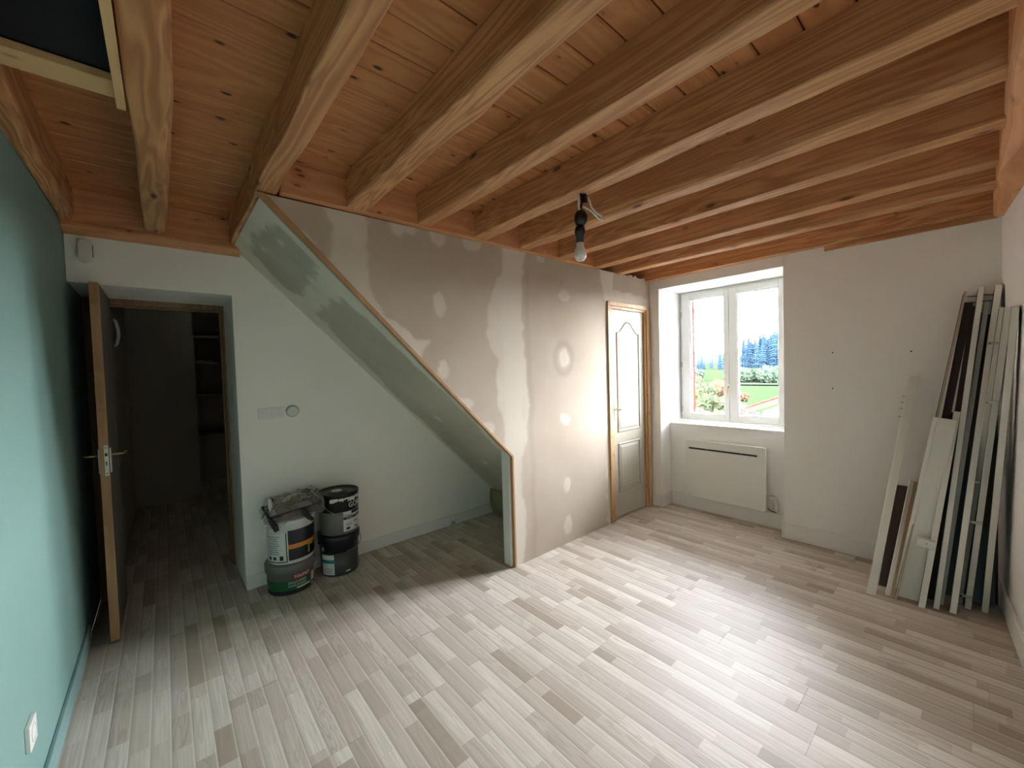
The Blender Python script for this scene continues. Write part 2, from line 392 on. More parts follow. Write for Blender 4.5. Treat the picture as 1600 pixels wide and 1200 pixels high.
# ---- ceiling: attic board, planks, beams
ce = struct(MB().box(-.40, 3.0, -.6, 2.9, 1.765, 1.80).build('ceiling', M['ceiling_dark']))
y = .516-.0885*10
i = 0
while y < 2.26:
    y0, y1 = y+.0018, y+.0885-.0018
    ya, yb = max(y0, -.34), min(y1, 2.25)
    if yb > ya+.005:
        xs = [-.262 if y0 > 1.165 else -.05, [.56, 1.12, 1.68, 2.0, .84][i % 5], 2.65]
        for a, b_ in zip(xs[:-1], xs[1:]):
            dz = rnd.uniform(-.0008, .0008)
            MB().box(a+.0004, b_-.0004, ya, yb, CEIL+dz, CEIL+.016).build('ceiling_plank', M['plank'], ce, bevel=.0035, segs=1)
    y += .0885; i += 1
def beam(x0, x1, y0, y1, z0, z1, seed, wane=(.004, .004), wob=.002, knee=None, name='beam', mat=None, axis='y', lab=None):
    """a sawn log beam: 8-sided section that wanders a little along its length; wane = chamfer of the two lower edges"""
    b = MB(); n = 30; vs = []; r = random.Random(seed); o = [r.uniform(0, 50) for _ in range(6)]
    N = lambda k, t: noise.noise(Vector((o[k], t*3.2, 0)))
    for i in range(n+1):
        t = y0+(y1-y0)*i/n; q = (t-y0)
        a = x0+wob*N(0, t)*2; c = x1+wob*N(1, t)*2; zb = z0+wob*N(2, t)
        if knee and abs(t-knee[0]) < .12: c += knee[1]*math.cos((t-knee[0])/.12*math.pi/2)**2
        w0 = max(.0015, wane[0]*(1+1.4*N(3, t))); w1 = max(.0015, wane[1]*(1+1.4*N(4, t)))
        P = [(a+w0, zb), (c-w1, zb), (c-w1*.3, zb+w1*.4), (c, zb+w1*1.2), (c, z1), (a, z1), (a, zb+w0*1.2), (a+w0*.3, zb+w0*.4)]
        for p in P: vs.append((p[0], t, p[1]) if axis == 'y' else (t, p[0], p[1]))
    fs = [(i*8+k, (i+1)*8+k, (i+1)*8+(k+1) % 8, i*8+(k+1) % 8) for i in range(n) for k in range(8)]
    fs += [tuple(range(8)), tuple(range(n*8+7, n*8-1, -1))]
    if axis != 'y': fs = [f[::-1] for f in fs]
    b.add(vs, fs)
    ob = b.build(name, mat or M['beam'], ce)
    if lab: ob['label'] = lab
    return ob
BT = CEIL-.0005
beam(-.262, -.222, -.05, 2.235, 1.600, BT, 1, (.003, .018), .004)
beam(-.033, .040, -.05, 2.22, 1.603, BT, 2, (.005, .020), .004, lab='wavy-grained beam with a rough bark edge')
beam(.252, .313, -.05, 2.235, 1.608, BT, 3, (.004, .006), .005)
beam(.530, .600, -.05, 1.515, 1.612, BT, 4, (.006, .008), .004, knee=(.80, .012), lab='beam with a swollen knot halfway along')
beam(.812, .874, -.05, 1.515, 1.612, BT, 5, (.004, .004), .003)
beam(1.094, 1.164, -.05, 1.515, 1.613, BT, 6, (.004, .006), .003)
beam(1.375, 1.443, -.05, 1.515, 1.612, BT, 7, (.016, .004), .004)
beam(1.660, 1.726, -.05, 1.515, 1.611, BT, 8, (.003, .003), .003)
beam(1.973, 2.043, -.05, 2.235, 1.608, BT, 9, (.003, .003), .002)
beam(2.240, 2.305, -.05, 2.235, 1.609, BT, 10, (.012, .003), .003)
beam(2.598, 2.649, -.05, 2.235, 1.604, BT, 11, (.003, .003), .002)
beam(-.14, -.045, .3, 2.60, 1.572, BT, 12, (.02, .026), .004, name='wall_plate', mat=M['beamx'], axis='x')
# timber header above the partition, alcove header and trim strips
hd = MB(); hd.box(.318, 1.985, 1.497, 1.53, 1.608, 1.716)
hd.build('header', M['beamx'], ce, bevel=.003)
hd = MB(); hd.box(.318, 1.985, 1.497, 1.528, 1.7165, BT); hd.build('packing_strip', M['beamx'], ce, bevel=.001)
hd = MB(); hd.box(-.262, .27, 2.205, 2.232, 1.600, BT); hd.build('header', M['beamx'], ce, bevel=.002)
hd = MB(); hd.prism([(2.2, 1.600), (2.2, 1.588), (2.212, 1.584), (2.222, 1.572), (2.246, 1.564), (2.246, 1.600)], 'x', -.262, .292)
hd.build('trim_strip', M['beamx'], ce, bevel=.001)
MB().box(2.634, 2.6495, -.06, .52, 1.578, 1.603).build('trim_strip', M['beam'], ce, bevel=.002)
# hatch
ht = thing('ceiling_hatch', (-.13, .6, 1.63), 'dark ceiling hatch framed by pale planed boards above the teal wall', 'hatch')
MB().box(-.262, -.05, 1.172, 1.240, 1.622, 1.638).build('frame_board', M['planed'], ht, bevel=.001)
MB().box(-.052, -.037, -.04, 1.238, 1.600, 1.632).build('frame_board', M['planedy'], ht, bevel=.001)
MB().box(-.262, -.053, -.3, 1.18, 1.642, 1.655).build('hatch_cover', M['darkhatch'], ht)

# ---- walls
struct(MB().box(-.36, -.262, -.42, 2.66, 0, 1.80).build('wall_left', M['teal']))
xa, xb = -.40, 2.649
struct(MB().prism([(xa, rt_wall(xa)), (xb, rt_wall(xb)), (xb, rt_wall(xb)-.12), (xa, rt_wall(xa)-.12)], 'z', 0, 1.80).build('wall_right', M['white']))
# back wall of the alcove, with the door niche (opening x -.256...254, z<1.385)
bw = MB(); bw.prism([(-.262, 1.385), (.254, 1.385), (.254, 0), (3.05, 0), (3.05, 1.80), (-.262, 1.80)], 'y', 2.25, 2.66)
struct(bw.build('wall_back', M['white_alcove'], bevel=.003))
# window wall
ww = MB()
ww.prism([(2.65, -.6), (3.08, -.6), (3.08, .77), (2.95, .76), (2.785, .722), (2.65, .709)], 'z', 0, 1.80)
ww.prism([(2.65, 1.458), (2.785, 1.455), (2.95, 1.462), (3.08, 1.45), (3.08, 2.25), (2.65, 2.25)], 'z', 0, 1.80)
ww.prism([(2.65, 1.542), (3.08, 1.542), (3.08, 1.80), (2.65, 1.80)], 'y', .70, 1.47)
ww.box(2.776, 3.08, .715, 1.46, 0, .580)
struct(ww.build('wall_window', M['white'], bevel=.003))
# plaster stains and plug holes on it
for yy, zz in ((.488, 1.048), (.195, 1.038), (.488, .86)):
    MB().lathe([(0, -.0006), (.0034, -.0006), (.0034, .0), (.0, .0)][::-1], (2.6496, yy, zz), 10, axis='x').build('plug_hole', M['ink'], bpy.data.objects['wall_window'])

# ---- plasterboard partition
YP, YT = 1.53, .045
def low(x): return 1.600-(x-.27)*.986
MUD_P = {"band1": [[0.40, 1.66],[0.455, 1.6], [0.607, 1.64], [0.619, 1.531], [0.608, 1.456], [0.607, 1.358], [0.639, 1.288], [0.668, 1.24], [0.726, 1.211], [0.803, 1.144], [0.869, 1.14], [0.816, 1.05], [0.717, 1.1], [0.6, 1.185], [0.43, 1.401], [0.479, 1.435], [0.487, 1.482], [0.483, 1.55]],
 "patch": [[0.351, 1.511], [0.401, 1.51], [0.428, 1.471], [0.439, 1.428], [0.442, 1.401], [0.397, 1.42]],
 "sc1": [[0.694, 1.64], [0.713, 1.562], [0.74, 1.554], [0.769, 1.581], [0.806, 1.578], [0.839, 1.64]],
 "sc2": [[0.863, 1.64], [0.895, 1.557], [0.929, 1.539], [0.959, 1.569], [0.99, 1.64]],
 "sc3": [[1.03, 1.64], [1.057, 1.57], [1.095, 1.562], [1.14, 1.573], [1.179, 1.64]],
 "band2": [[1.281, 1.64], [1.281, 1.504], [1.221, 1.403], [1.186, 1.308], [1.179, 1.124], [1.24, 1.063], [1.233, 0.875], [1.256, 0.747], [1.273, 0.649], [1.295, 0.565], [1.304, -0.03], [1.36, -0.03], [1.395, 0.162], [1.4, 0.296], [1.363, 0.404], [1.367, 0.503], [1.426, 0.628], [1.439, 0.862], [1.42, 1.096], [1.409, 1.261], [1.407, 1.457], [1.449, 1.64]],
 "band3": [[2.067, 1.65], [2.208, 1.65], [2.204, 1.506], [2.7, 1.48], [2.7, 1.42], [2.133, 1.426], [2.138, -0.03], [2.104, -0.03], [2.094, 1.062], [2.113, 1.424]]}
MUD_E = [[0.922, 1.3, 0.026, 0.056], [0.931, 1.016, 0.026, 0.042], [1.039, 0.852, 0.05, 0.035], [1.168, 0.725, 0.047, 0.034], [1.74, 1.418, 0.05, 0.038], [1.721, 1.062, 0.045, 0.055], [1.725, 0.715, 0.042, 0.04], [1.723, 0.339, 0.038, 0.04], [1.725, 0.104, 0.038, 0.059], [1.55, 1.60, .03, .02]]
def grid(b, xs, lo, hi, rows):
    o = len(b.v); n = len(xs); vs = []
    for x in xs:
        for j in range(rows+1): vs.append((x, YP, lo(x)+(hi(x)-lo(x))*j/rows))
    fs = [(i*(rows+1)+j, (i+1)*(rows+1)+j, (i+1)*(rows+1)+j+1, i*(rows+1)+j+1) for i in range(n-1) for j in range(rows)]
    b.add(vs, fs)
pb = MB(); top = lambda x: 1.604+.012*(x-.27)/2.38
grid(pb, np.linspace(.272, 1.320, 110), low, top, 110)
grid(pb, np.linspace(1.320, 2.140, 86), lambda x: 0, top, 170)
grid(pb, np.linspace(2.140, 2.614, 50), lambda x: 1.424, top, 22)
grid(pb, np.linspace(2.614, 2.6495, 5), lambda x: 0, top, 60)
part = struct(pb.build('wall_partition', M['plaster']))
V = np.array(pb.v); X, Z = V[:, 0], V[:, 2]
def masks(X, Z, polys, ells, seed):
    wx = X+vnoise(X, Z, 22, seed)*.022+vnoise(X, Z, 60, seed+1)*.008; wz = Z+vnoise(X, Z, 22, seed+2)*.022
    mud = np.zeros(X.shape); ln = np.zeros(X.shape)
    for p in polys:
        d = polydist(p, wx, wz); mud = np.maximum(mud, np.clip(.5+d/.012, 0, 1)); 
    for cx, cz, a, c in ells:
        r = np.hypot((wx-cx)/a, (wz-cz)/c); mud = np.maximum(mud, np.clip((1.08-r)/.28, 0, 1)*.95)
    return mud, ln
mud, ln = masks(X, Z, MUD_P.values(), MUD_E, 5)
mud = mud*(.90+.35*vnoise(X, Z, 9, 31)+.15*vnoise(X, Z*.3, 60, 32))
# bright core of the tall joint, bare halo around one filled screw
core = np.clip(.5+(.055-np.abs(X-1.335-(Z-.9)*.01))/.02, 0, 1); mud = np.clip(mud+core*.3, 0, 1)
r = np.hypot((X-1.721)/.085, (Z-1.062)/.10); ln = np.maximum(ln, np.clip(1-np.abs(r-.85)/.35, 0, 1)*.55*(mud < .4))
ln = np.maximum(ln, np.clip(1-np.abs(X-1.455-vnoise(X, Z, 6, 41)*.03)/.03, 0, 1)*.35*(mud < .4))
ln = np.maximum(ln, np.clip(1-np.hypot((X-1.715)/.03, (Z-1.49)/.02), 0, 1)*.5)
set_mud(part, np.clip(mud, 0, 1), np.clip(ln, 0, 1))
sm = part.modifiers.new('solid', 'SOLIDIFY'); sm.thickness = YT*S; sm.offset = -1
# wooden edging along the cut edge, white jamb behind it
ed = MB(); tw = .012
A, B2, Cc = (.258, 1.600), (1.309, .5635), (1.309, 0)
nx = Vector((.986, 0, 1)).normalized()
ed.prism([(.250, 1.605), (.278, 1.605), (1.322, .5725), (1.322, 0.001), (1.310, .001), (1.310, .5665)], 'y', 1.526, 1.545)
pe = struct(ed.build('trim_1', M['dooredge'], bevel=.0015)); pe['label'] = 'bare wood edging on the slanted and upright edge of the partition'
jb = MB(); jb.box(1.300, 1.318, 1.546, 1.600, .001, .585)
struct(jb.build('trim_2', M['trimwhite'], bevel=.001))
# rubble on top of the partition
rb = MB(); rr = random.Random(11)
for k in range(9):
    xx = 2.24+rr.random()*.36; sz = rr.uniform(.008, .016)
    rb.box(xx, xx+sz*1.8, 1.535, 1.56, 1.616, 1.616+sz*.9)
o = rb.build('filler_block', M['plaster'], part, bevel=.003); set_mud(o, 1, 0)
# ---- green plasterboard soffit of the stair
def zs(x): return 1.600-(x-.27)*.986
sb = MB(); xs = np.linspace(.268, 1.90, 170); ys = np.linspace(1.546, 2.249, 60)
vs = [(x, yv, max(0.0, zs(x)+.004)) for x in xs for yv in ys]
fs = [(i*60+j, i*60+j+1, (i+1)*60+j+1, (i+1)*60+j) for i in range(169) for j in range(59)]
sb.add(vs, fs); so = struct(sb.build('trim_3', M['plaster_green'])); so['label'] = 'sloping green plasterboard underside of the stair with filler'
V = np.array(sb.v); X, Yv = V[:, 0], V[:, 1]
D1 = [[0.30, 1.834], [0.330, 1.637], [0.463, 1.619], [0.476, 1.693], [0.476, 1.853], [0.489, 2.107], [0.438, 2.136], [0.31, 2.09]]
D2 = [[0.552, 1.814], [0.571, 1.674], [0.713, 1.642], [0.992, 1.599], [1.299, 1.60], [1.95, 1.60], [1.95, 2.20], [1.758, 2.22], [1.094, 2.195], [0.788, 2.15], [0.596, 2.122], [0.561, 2.094], [0.569, 1.987]]
wx = X+vnoise(X, Yv, 20, 3)*.03+vnoise(X, Yv, 70, 4)*.01; wy = Yv+vnoise(X, Yv, 20, 6)*.03
dk = np.maximum(np.clip(.5+polydist(D1, wx, wy)/.02, 0, 1), np.clip(.5+polydist(D2, wx, wy)/.02, 0, 1))
mud = 1-dk
for cx, cy, a, c in ((.356, 1.736, .016, .03), (.343, 1.936, .01, .05), (1.137, 1.942, .018, .035), (1.44, 1.917, .02, .04), (.62, 2.12, .02, .04)):
    mud = np.maximum(mud, np.clip((1.1-np.hypot((wx-cx)/a, (wy-cy)/c))/.5, 0, 1)*.75)
mud = mud*(.75+.3*vnoise(X, Yv, 12, 9))
ln = np.clip(.5-np.abs(polydist(D1, wx, wy))/.012, 0, 1)*(vnoise(X, Yv, 14, 15) > .05)*.8
set_mud(so, np.clip(mud, 0, 1), ln)
sm = so.modifiers.new('solid', 'SOLIDIFY'); sm.thickness = .009*S; sm.offset = -1

# ---- baseboards
def base(name, poly, h, mat=M['skirt']):
    return struct(MB().prism(poly, 'z', 0.0005, h).build(name, mat, bevel=.0025))
base('baseboard_left', [(-.262, -.30), (-.252, -.30), (-.252, 2.24), (-.262, 2.24)], .066, M['skirt_teal'])
base('baseboard_back', [(.2545, 2.239), (1.375, 2.239), (1.375, 2.2495), (.2545, 2.2495)], .066)
base('baseboard_back', [(1.415, 2.239), (1.735, 2.239), (1.735, 2.2495), (1.415, 2.2495)], .066)
base('baseboard_window', [(2.638, rt_wall(2.64)), (2.6495, rt_wall(2.65)), (2.6495, .709), (2.638, .709)], .090)
base('baseboard_window', [(2.638, 1.4575), (2.6495, 1.4575), (2.6495, 1.527), (2.638, 1.527)], .090)
base('baseboard_window', [(2.6385, 1.447), (2.774, 1.444), (2.774, 1.4545), (2.6385, 1.4575)], .090)
base('baseboard_window', [(2.764, .729), (2.775, .729), (2.775, 1.443), (2.764, 1.443)], .090)
base('baseboard_window', [(2.6385, .7095), (2.764, .7215), (2.764, .7315), (2.6385, .7195)], .090)
base('baseboard_right', [(0.2, rt_wall(.2)), (2.637, rt_wall(2.637)), (2.637, rt_wall(2.637)+.010), (.2, rt_wall(.2)+.010)], .095)
# cable duct in the gap of the alcove baseboard
cd = thing('cable_outlet', (1.395, 2.249, .03), 'small cable outlet in the gap of the alcove baseboard', 'outlet')
MB().box(1.380, 1.411, 2.243, 2.2494, .001, .066).build('backplate', M['skirt'], cd, bevel=.001)
MB().tube([(1.388, 2.240, .004), (1.388, 2.238, .018), (1.396, 2.238, .026), (1.404, 2.238, .018), (1.404, 2.240, .004)], .0022, 6).build('cable_loop', M['ink'], cd, smooth=True)

# ================================================================= WINDOW
win = MB()
win.box(2.955, 3.03, .765, .790, .597, 1.540).box(2.955, 3.03, 1.425, 1.452, .597, 1.540)
win.box(2.955, 3.03, .790, 1.425, 1.518, 1.540).box(2.955, 3.03, .790, 1.425, .597, .615)
w1 = struct(win.build('window_1', M['pvc'], bevel=.002))
def sash(y0, y1, g0, g1, gz0=.651, gz1=1.482):
    z0, z1 = .606, 1.526; b = MB(); xa, xb = 2.940, 2.985
    b.box(xa, xb, y0, g0, z0, z1).box(xa, xb, g1, y1, z0, z1).box(xa, xb, g0, g1, gz1, z1).box(xa, xb, g0, g1, z0, gz0)
    s = b.build('sash', M['pvc'], w1, bevel=.003)
    bead = MB(); bb = .006
    for (a, c, d, e) in ((g0, g0+bb, gz0, gz1), (g1-bb, g1, gz0, gz1), (g0+bb, g1-bb, gz1-bb, gz1), (g0+bb, g1-bb, gz0, gz0+bb)):
        bead.box(2.946, 2.958, a, c, d, e)
    bead.build('glazing_bead', M['pvc'], s, bevel=.002)
    MB().box(2.966, 2.9685, g0+.002, g1-.002, gz0+.002, gz1-.002).build('pane', M['glass'], s)
    return s
s1 = sash(1.108, 1.436, 1.140, 1.378); s2 = sash(.780, 1.106, .812, 1.056)
# window handle (espagnolette) and hinges
h = MB(); h.box(2.930, 2.940, 1.098, 1.112, .80, .87); h.build('handle_plate', M['pvc'], w1, bevel=.003)
MB().tube([(2.932, 1.105, .85), (2.915, 1.105, .852), (2.908, 1.105, .83), (2.910, 1.105, .785)], [.005, .005, .0055, .0045], 8).build('handle', M['brass'], w1, smooth=True)
for z in (.655, .99, 1.36):
    MB().lathe([(0, 0), (.0055, .001), (.0055, .019), (.004, .020), (.004, .022), (.0055, .023), (.0055, .041), (0, .042)], (2.938, 1.441, z), 12).build('hinge', M['grey_metal'], w1)
MB().prism([(2.768, .738), (2.955, .765), (2.955, 1.452), (2.768, 1.446)], 'z', .5803, .5955).build('window_sill', M['trimwhite'], w1, bevel=.004)
# outside sill and red shutter leaf, folded back outside the left reveal
MB().box(3.03, 3.14, .75, 1.47, .56, .585).build('outer_sill', M['stone'], w1, bevel=.003)
sh = thing('shutter', (3.15, 1.44, .6), 'red wooden shutter seen edge-on outside the left pane', 'shutter')
b = MB()
b.box(3.09, 3.112, 1.421, 1.436, .60, 1.51)
b.build('shutter_boards', M['shutter'], sh, bevel=.001)
for z in (.68, 1.40): MB().box(3.092, 3.112, 1.4175, 1.4208, z, z+.04).build('batten', M['shutter'], sh)
MB().tube([(3.10, 1.412, .80), (3.10, 1.406, .80), (3.13, 1.406, .81)], .004, 6).build('catch', M['ink'], sh)

# ================================================================= HEATER
he = thing('wall_heater', (2.74, 1.07, .10), 'white flat electric panel heater with a dark slot below the window', 'heater')
hb = MB(); 
def rrect(y0, y1, z0, z1, r, n=6):
    P = []
    for cy, cz, a0 in ((y1-r, z1-r, 0), (y0+r, z1-r, 90), (y0+r, z0+r, 180), (y1-r, z0+r, 270)):
        for k in range(n+1):
            a = math.radians(a0+90*k/n); P.append((cy+r*math.cos(a), cz+r*math.sin(a)))
    return P
hb.prism(rrect(.822, 1.313, .103, .493, .014), 'x', 2.712, 2.728); hb.build('front_panel', M['trimwhite'], he, bevel=.003)
MB().box(2.728, 2.762, .83, 1.305, .11, .488).build('casing', M['trimwhite'], he, bevel=.004)
MB().box(2.7115, 2.7125, .866, 1.288, .4315, .443).build('air_slot', M['ink'], he)
for yy in (.952, 1.165): MB().box(2.7105, 2.7122, yy, yy+.008, .431, .4435).build('slot_clip', M['bucketgrey'], he)
MB().box(2.7113, 2.7121, 1.27, 1.292, .119, .1205).build('maker_mark', M['bucketgrey'], he)
for yy in (.88, 1.25): MB().box(2.762, 2.7755, yy, yy+.02, .2, .4).build('wall_bracket', M['grey_metal'], he)
cc = thing('cable_cover', (2.76, .80, .10), 'white looped cable cover beside the heater', 'cable cover')
MB().tube([(2.755, .812, .176), (2.752, .803, .186), (2.752, .790, .184), (2.752, .780, .165), (2.752, .777, .13), (2.755, .779, .108)], .0125, 10).build('cover_tube', M['plumbpipe'], cc, smooth=True)
MB().tube([(2.757, .826, .118), (2.757, .812, .104), (2.757, .797, .100), (2.757, .779, .100)], .003, 6).build('cable', M['darkgrey'], cc, smooth=True)

# ================================================================= DOOR 1 (open, hall)
d1 = MB()
d1.box(-.256, -.196, 2.60, 2.65, 0, 1.372).box(.244, .2545, 2.60, 2.65, 0, 1.372).box(-.256, .2545, 2.60, 2.65, 1.358, 1.385)
door1 = struct(d1.build('door_1', M['framewood'], bevel=.002))
MB().box(.236, .244, 2.622, 2.65, 0, 1.352).box(-.19, .244, 2.622, 2.65, 1.350, 1.358).build('door_stop', M['framewood'], door1, bevel=.001)
MB().box(-.194, -.170, 2.163, 2.598, .006, 1.376).build('door_leaf', M['leaf'], door1, bevel=.001)
MB().box(-.1955, -.1685, 2.1585, 2.163, .006, 1.376).build('leaf_edge', M['dooredge'], door1, bevel=.001)
lk = MB(); lk.box(-.1825, -.1705, 2.1572, 2.1587, .645, .762); l = lk.build('lock_plate', M['grey_metal'], door1, bevel=.001)
lb = MB(); lb.box(-.1798, -.1732, 2.1562, 2.1573, .720, .732); lb.build('latch', M['ink'], l)
lb = MB(); lb.box(-.1785, -.1745, 2.1564, 2.1573, .684, .70); lb.build('bolt', M['darkgrey'], l)
for z in (.655, .752): MB().lathe([(0, -.0004), (.0022, -.0004), (.0022, 0)], (-.1766, 2.157, z), 8, axis='y').build('screw', M['ink'], l)
for sx, xx in ((1, -.1688), (-1, -.1955)):
    pl = MB(); x0, x1 = (xx, xx+.0045) if sx > 0 else (xx-.0045, xx)
    pl.box(x0, x1, 2.170, 2.197, .655, .748); hp = pl.build('handle_plate', M['trimwhite'] if sx > 0 else M['grey_metal'], door1, bevel=.0015)
    MB().tube([(xx+sx*.004, 2.184, .722), (xx+sx*.034, 2.184, .722), (xx+sx*.040, 2.190, .722), (xx+sx*.042, 2.255, .720)], [.0045, .004, .0045, .004], 8).build('lever', M['brass'], hp, smooth=True)
for z in (.15, .7, 1.2):
    MB().lathe([(0, 0), (.006, .001), (.006, .05), (0, .051)], (-.195, 2.6005, z), 10).build('hinge', M['grey_metal'], door1)

# ================================================================= DOOR 2 (narrow panel door)
d2 = MB(); yo = 1.519
d2.box(2.136, 2.160, yo, 1.575, .0005, 1.426).box(2.592, 2.620, yo, 1.575, .0005, 1.426).box(2.160, 2.592, yo, 1.575, 1.400, 1.426)
door2 = struct(d2.build('door_2', M['planedz'], bevel=.002))
MB().box(2.160, 2.192, 1.529, 1.575, .0005, 1.390).box(2.574, 2.592, 1.529, 1.575, .0005, 1.390).box(2.160, 2.592, 1.529, 1.575, 1.382, 1.400).build('inner_frame', M['planedz'], door2, bevel=.001)
MB().box(2.1925, 2.5735, 1.541, 1.568, .006, 1.381).build('door_leaf', M['door2'], door2, bevel=.001)
def ringpanel(poly, levels, name='raised_panel'):
    """concentric moulded outlines: levels = (inset, y)"""
    b = MB(); P = [Vector(p) for p in poly]; n = len(P); loops = []
    ar = sum(P[i].x*P[(i+1) % n].y-P[(i+1) % n].x*P[i].y for i in range(n)); sg = 1 if ar > 0 else -1
    for ins, yv in levels:
        lp = []
        for i in range(n):
            e1 = (P[i]-P[i-1]).normalized(); e2 = (P[(i+1) % n]-P[i]).normalized()
            n1 = Vector((-e1.y, e1.x))*sg; n2 = Vector((-e2.y, e2.x))*sg; bi = (n1+n2).normalized()
            k = ins/max(.5, bi.dot(n1)); q = P[i]+bi*k; lp.append((q.x, yv, q.y))
        loops += lp
    m_ = len(levels)
    fs = [(j*n+i, j*n+(i+1) % n, (j+1)*n+(i+1) % n, (j+1)*n+i) for j in range(m_-1) for i in range(n)]
    fs.append(tuple((m_-1)*n+i for i in range(n)))
    b.add(loops, fs); return b.build(name, M['door2'], door2, weld=True)
arch = []
x0, x1, zb = 2.262, 2.505, .585
for k in range(25):
    t = k/24; x = x1+(x0-x1)*t; u = abs(2*t-1)
    z = 1.225+(.075)*(1-u**1.0)**.0*(.5+.5*math.cos(math.pi*min(1, u*1.05)))*1.0
    arch.append((x, z))
top_poly = [(x0, zb), (x1, zb)]+arch
lv = [(-.012, 1.5409), (-.009, 1.536), (-.004, 1.535), (0, 1.539), (.003, 1.5455-.005), (.012, 1.5385), (.020, 1.5365)]
ringpanel(top_poly, lv)
ringpanel([(2.262, .185), (2.498, .185), (2.498, .490), (2.262, .490)], lv)
pl = MB().box(2.208, 2.226, 1.5355, 1.541, .655, .790).build('handle_plate', M['trimwhite'], door2, bevel=.003)
MB().tube([(2.217, 1.5355, .730), (2.217, 1.505, .730), (2.222, 1.497, .730), (2.290, 1.494, .730)], [.006, .0055, .006, .0045], 10).build('lever', M['trimwhite'], pl, smooth=True)
MB().lathe([(0, -.001), (.004, -.001), (.004, 0)], (2.217, 1.5355, .685), 10, axis='y').build('keyhole', M['ink'], pl)

# ================================================================= HALL beyond the open door
struct(MB().box(-.40, -.205, 2.64, 5.10, 0, 1.7).build('wall_hall_left', M['hallwall']))
struct(MB().box(-.205, .205, 4.31, 4.42, 0, 1.65).build('wall_hall_end', M['hallwall']))
struct(MB().box(1.0, 1.1, 2.62, 5.05, 0, 1.7).box(-.3, 1.0, 4.95, 5.05, 0, 1.7).build('wall_hall_right', M['hallwall']))
struct(MB().box(-.36, 1.1, 2.62, 5.10, 1.65, 1.80).build('ceiling_hall', M['hallwall']))
for z in (.5, .85, 1.15, 1.38):
    label(MB().box(.21, .995, 4.55, 4.948, z, z+.02).build('wall_shelf', M['panelbrown'], bevel=.001),
          'dark wall shelf in the black recess of the hall, ' + {.5: 'lowest of four', .85: 'second from the bottom', 1.15: 'third from the bottom', 1.38: 'topmost of four'}[z], 'shelf', 'shelves in the hall recess')
label(MB().tube([(-.203, 3.22, 1.36), (-.192, 3.22, 1.345), (-.184, 3.22, 1.30), (-.184, 3.22, 1.26), (-.192, 3.22, 1.22), (-.203, 3.22, 1.205)], .008, 8).build('curved_bracket', M['trimwhite'], smooth=True, base=(-.203, 3.22, 1.28)),
      'curved pale fitting on the hall wall behind the open door', 'wall fitting')

# ================================================================= SMALL WALL FITTINGS
al = thing('siren_box', (-.208, 2.249, 1.50), 'rounded white alarm box on the wall above the hall door', 'alarm')
b = MB().prism(rrect(-.226, -.186, 1.462, 1.550, .018), 'y', 2.222, 2.2495).build('casing', M['bulb'], al, bevel=.007, segs=4)
MB().box(-.1862, -.1848, 2.232, 2.246, 1.485, 1.53).build('vent_slot', M['ink'], al)
def switch(xc, zc, lab, keys, cat='switch', group=None):
    t = thing('light_switch' if cat == 'switch' else 'cover_cap', (xc, 2.249, zc), lab, cat, group)
    MB().box(xc-.0265, xc+.0265, 2.2435, 2.2497, zc-.0265, zc+.0265).build('surround', M['skirt'], t, bevel=.001)
    n = keys; w_ = .032/n
    for k in range(n):
        MB().box(xc-.016+w_*k+.0006, xc-.016+w_*(k+1)-.0006, 2.241, 2.2437, zc-.016, zc+.016).build('rocker', M['skirt'], t, bevel=.0012)
    return t
switch(.362, .826, 'white single light switch, left one of the pair beside the door', 1)
switch(.416, .828, 'white double light switch, right one of the pair beside the door', 2)
rk = thing('round_cover', (.483, 2.249, .830), 'round grey cover cap right of the light switches', 'wall cap')
MB().lathe([(.028, 0), (.027, -.008), (.022, -.012), (0, -.013)], (.483, 2.2497, .830), 28, axis='y').build('dome', M['bucketwhite'], rk, smooth=True)
MB().lathe([(.0295, 0), (.0295, -.003), (.026, -.0035)], (.483, 2.2496, .830), 28, axis='y').build('rim', M['bucketgrey'], rk, smooth=True)
ot = thing('wall_socket', (-.262, 1.38, .220), 'white power socket low on the teal wall', 'socket')
MB().box(-.2618, -.2535, 1.350, 1.408, .193, .250).build('surround', M['trimwhite'], ot, bevel=.0015)
MB().lathe([(.020, 0), (.020, .0012), (.0175, .0012), (.0165, -.004), (0, -.004)], (-.2535, 1.379, .2215), 24, axis='x').build('socket_well', M['trimwhite'], ot)
for dy in (-.006, .006): MB().lathe([(0, .0008), (.0018, .0008), (.0018, 0)], (-.2572, 1.379+dy, .2215), 8, axis='x').build('pin_hole', M['ink'], ot)
# ================================================================= BARE LAMP
lp = thing('pendant_bulb', (1.118, .905, 1.61), 'unlit white bulb in black sockets hanging from a beam', 'lamp')
MB().tube([(1.128, .905, 1.612), (1.135, .905, 1.585), (1.126, .905, 1.565), (1.126, .905, 1.552)], .005, 8).build('hook', M['black'], lp, smooth=True)
MB().box(1.136, 1.150, .895, .915, 1.58, 1.612).build('terminal_block', M['black'], lp, bevel=.002)
MB().tube([(1.112, .905, 1.612), (1.114, .905, 1.59), (1.115, .905, 1.565), (1.117, .905, 1.545)], .0035, 8).build('strap', M['trimwhite'], lp, smooth=True)
MB().lathe([(0, 0), (.017, -.004), (.023, -.018), (.023, -.034), (.017, -.050), (.010, -.055), (0, -.056)], (1.124, .905, 1.552), 24).build('upper_socket', M['black'], lp, smooth=True)
MB().lathe([(0, 0), (.015, -.003), (.0185, -.016), (.0175, -.028), (.014, -.030), (.0135, -.058), (0, -.058)], (1.118, .905, 1.497), 24).build('lower_socket', M['black'], lp, smooth=True)
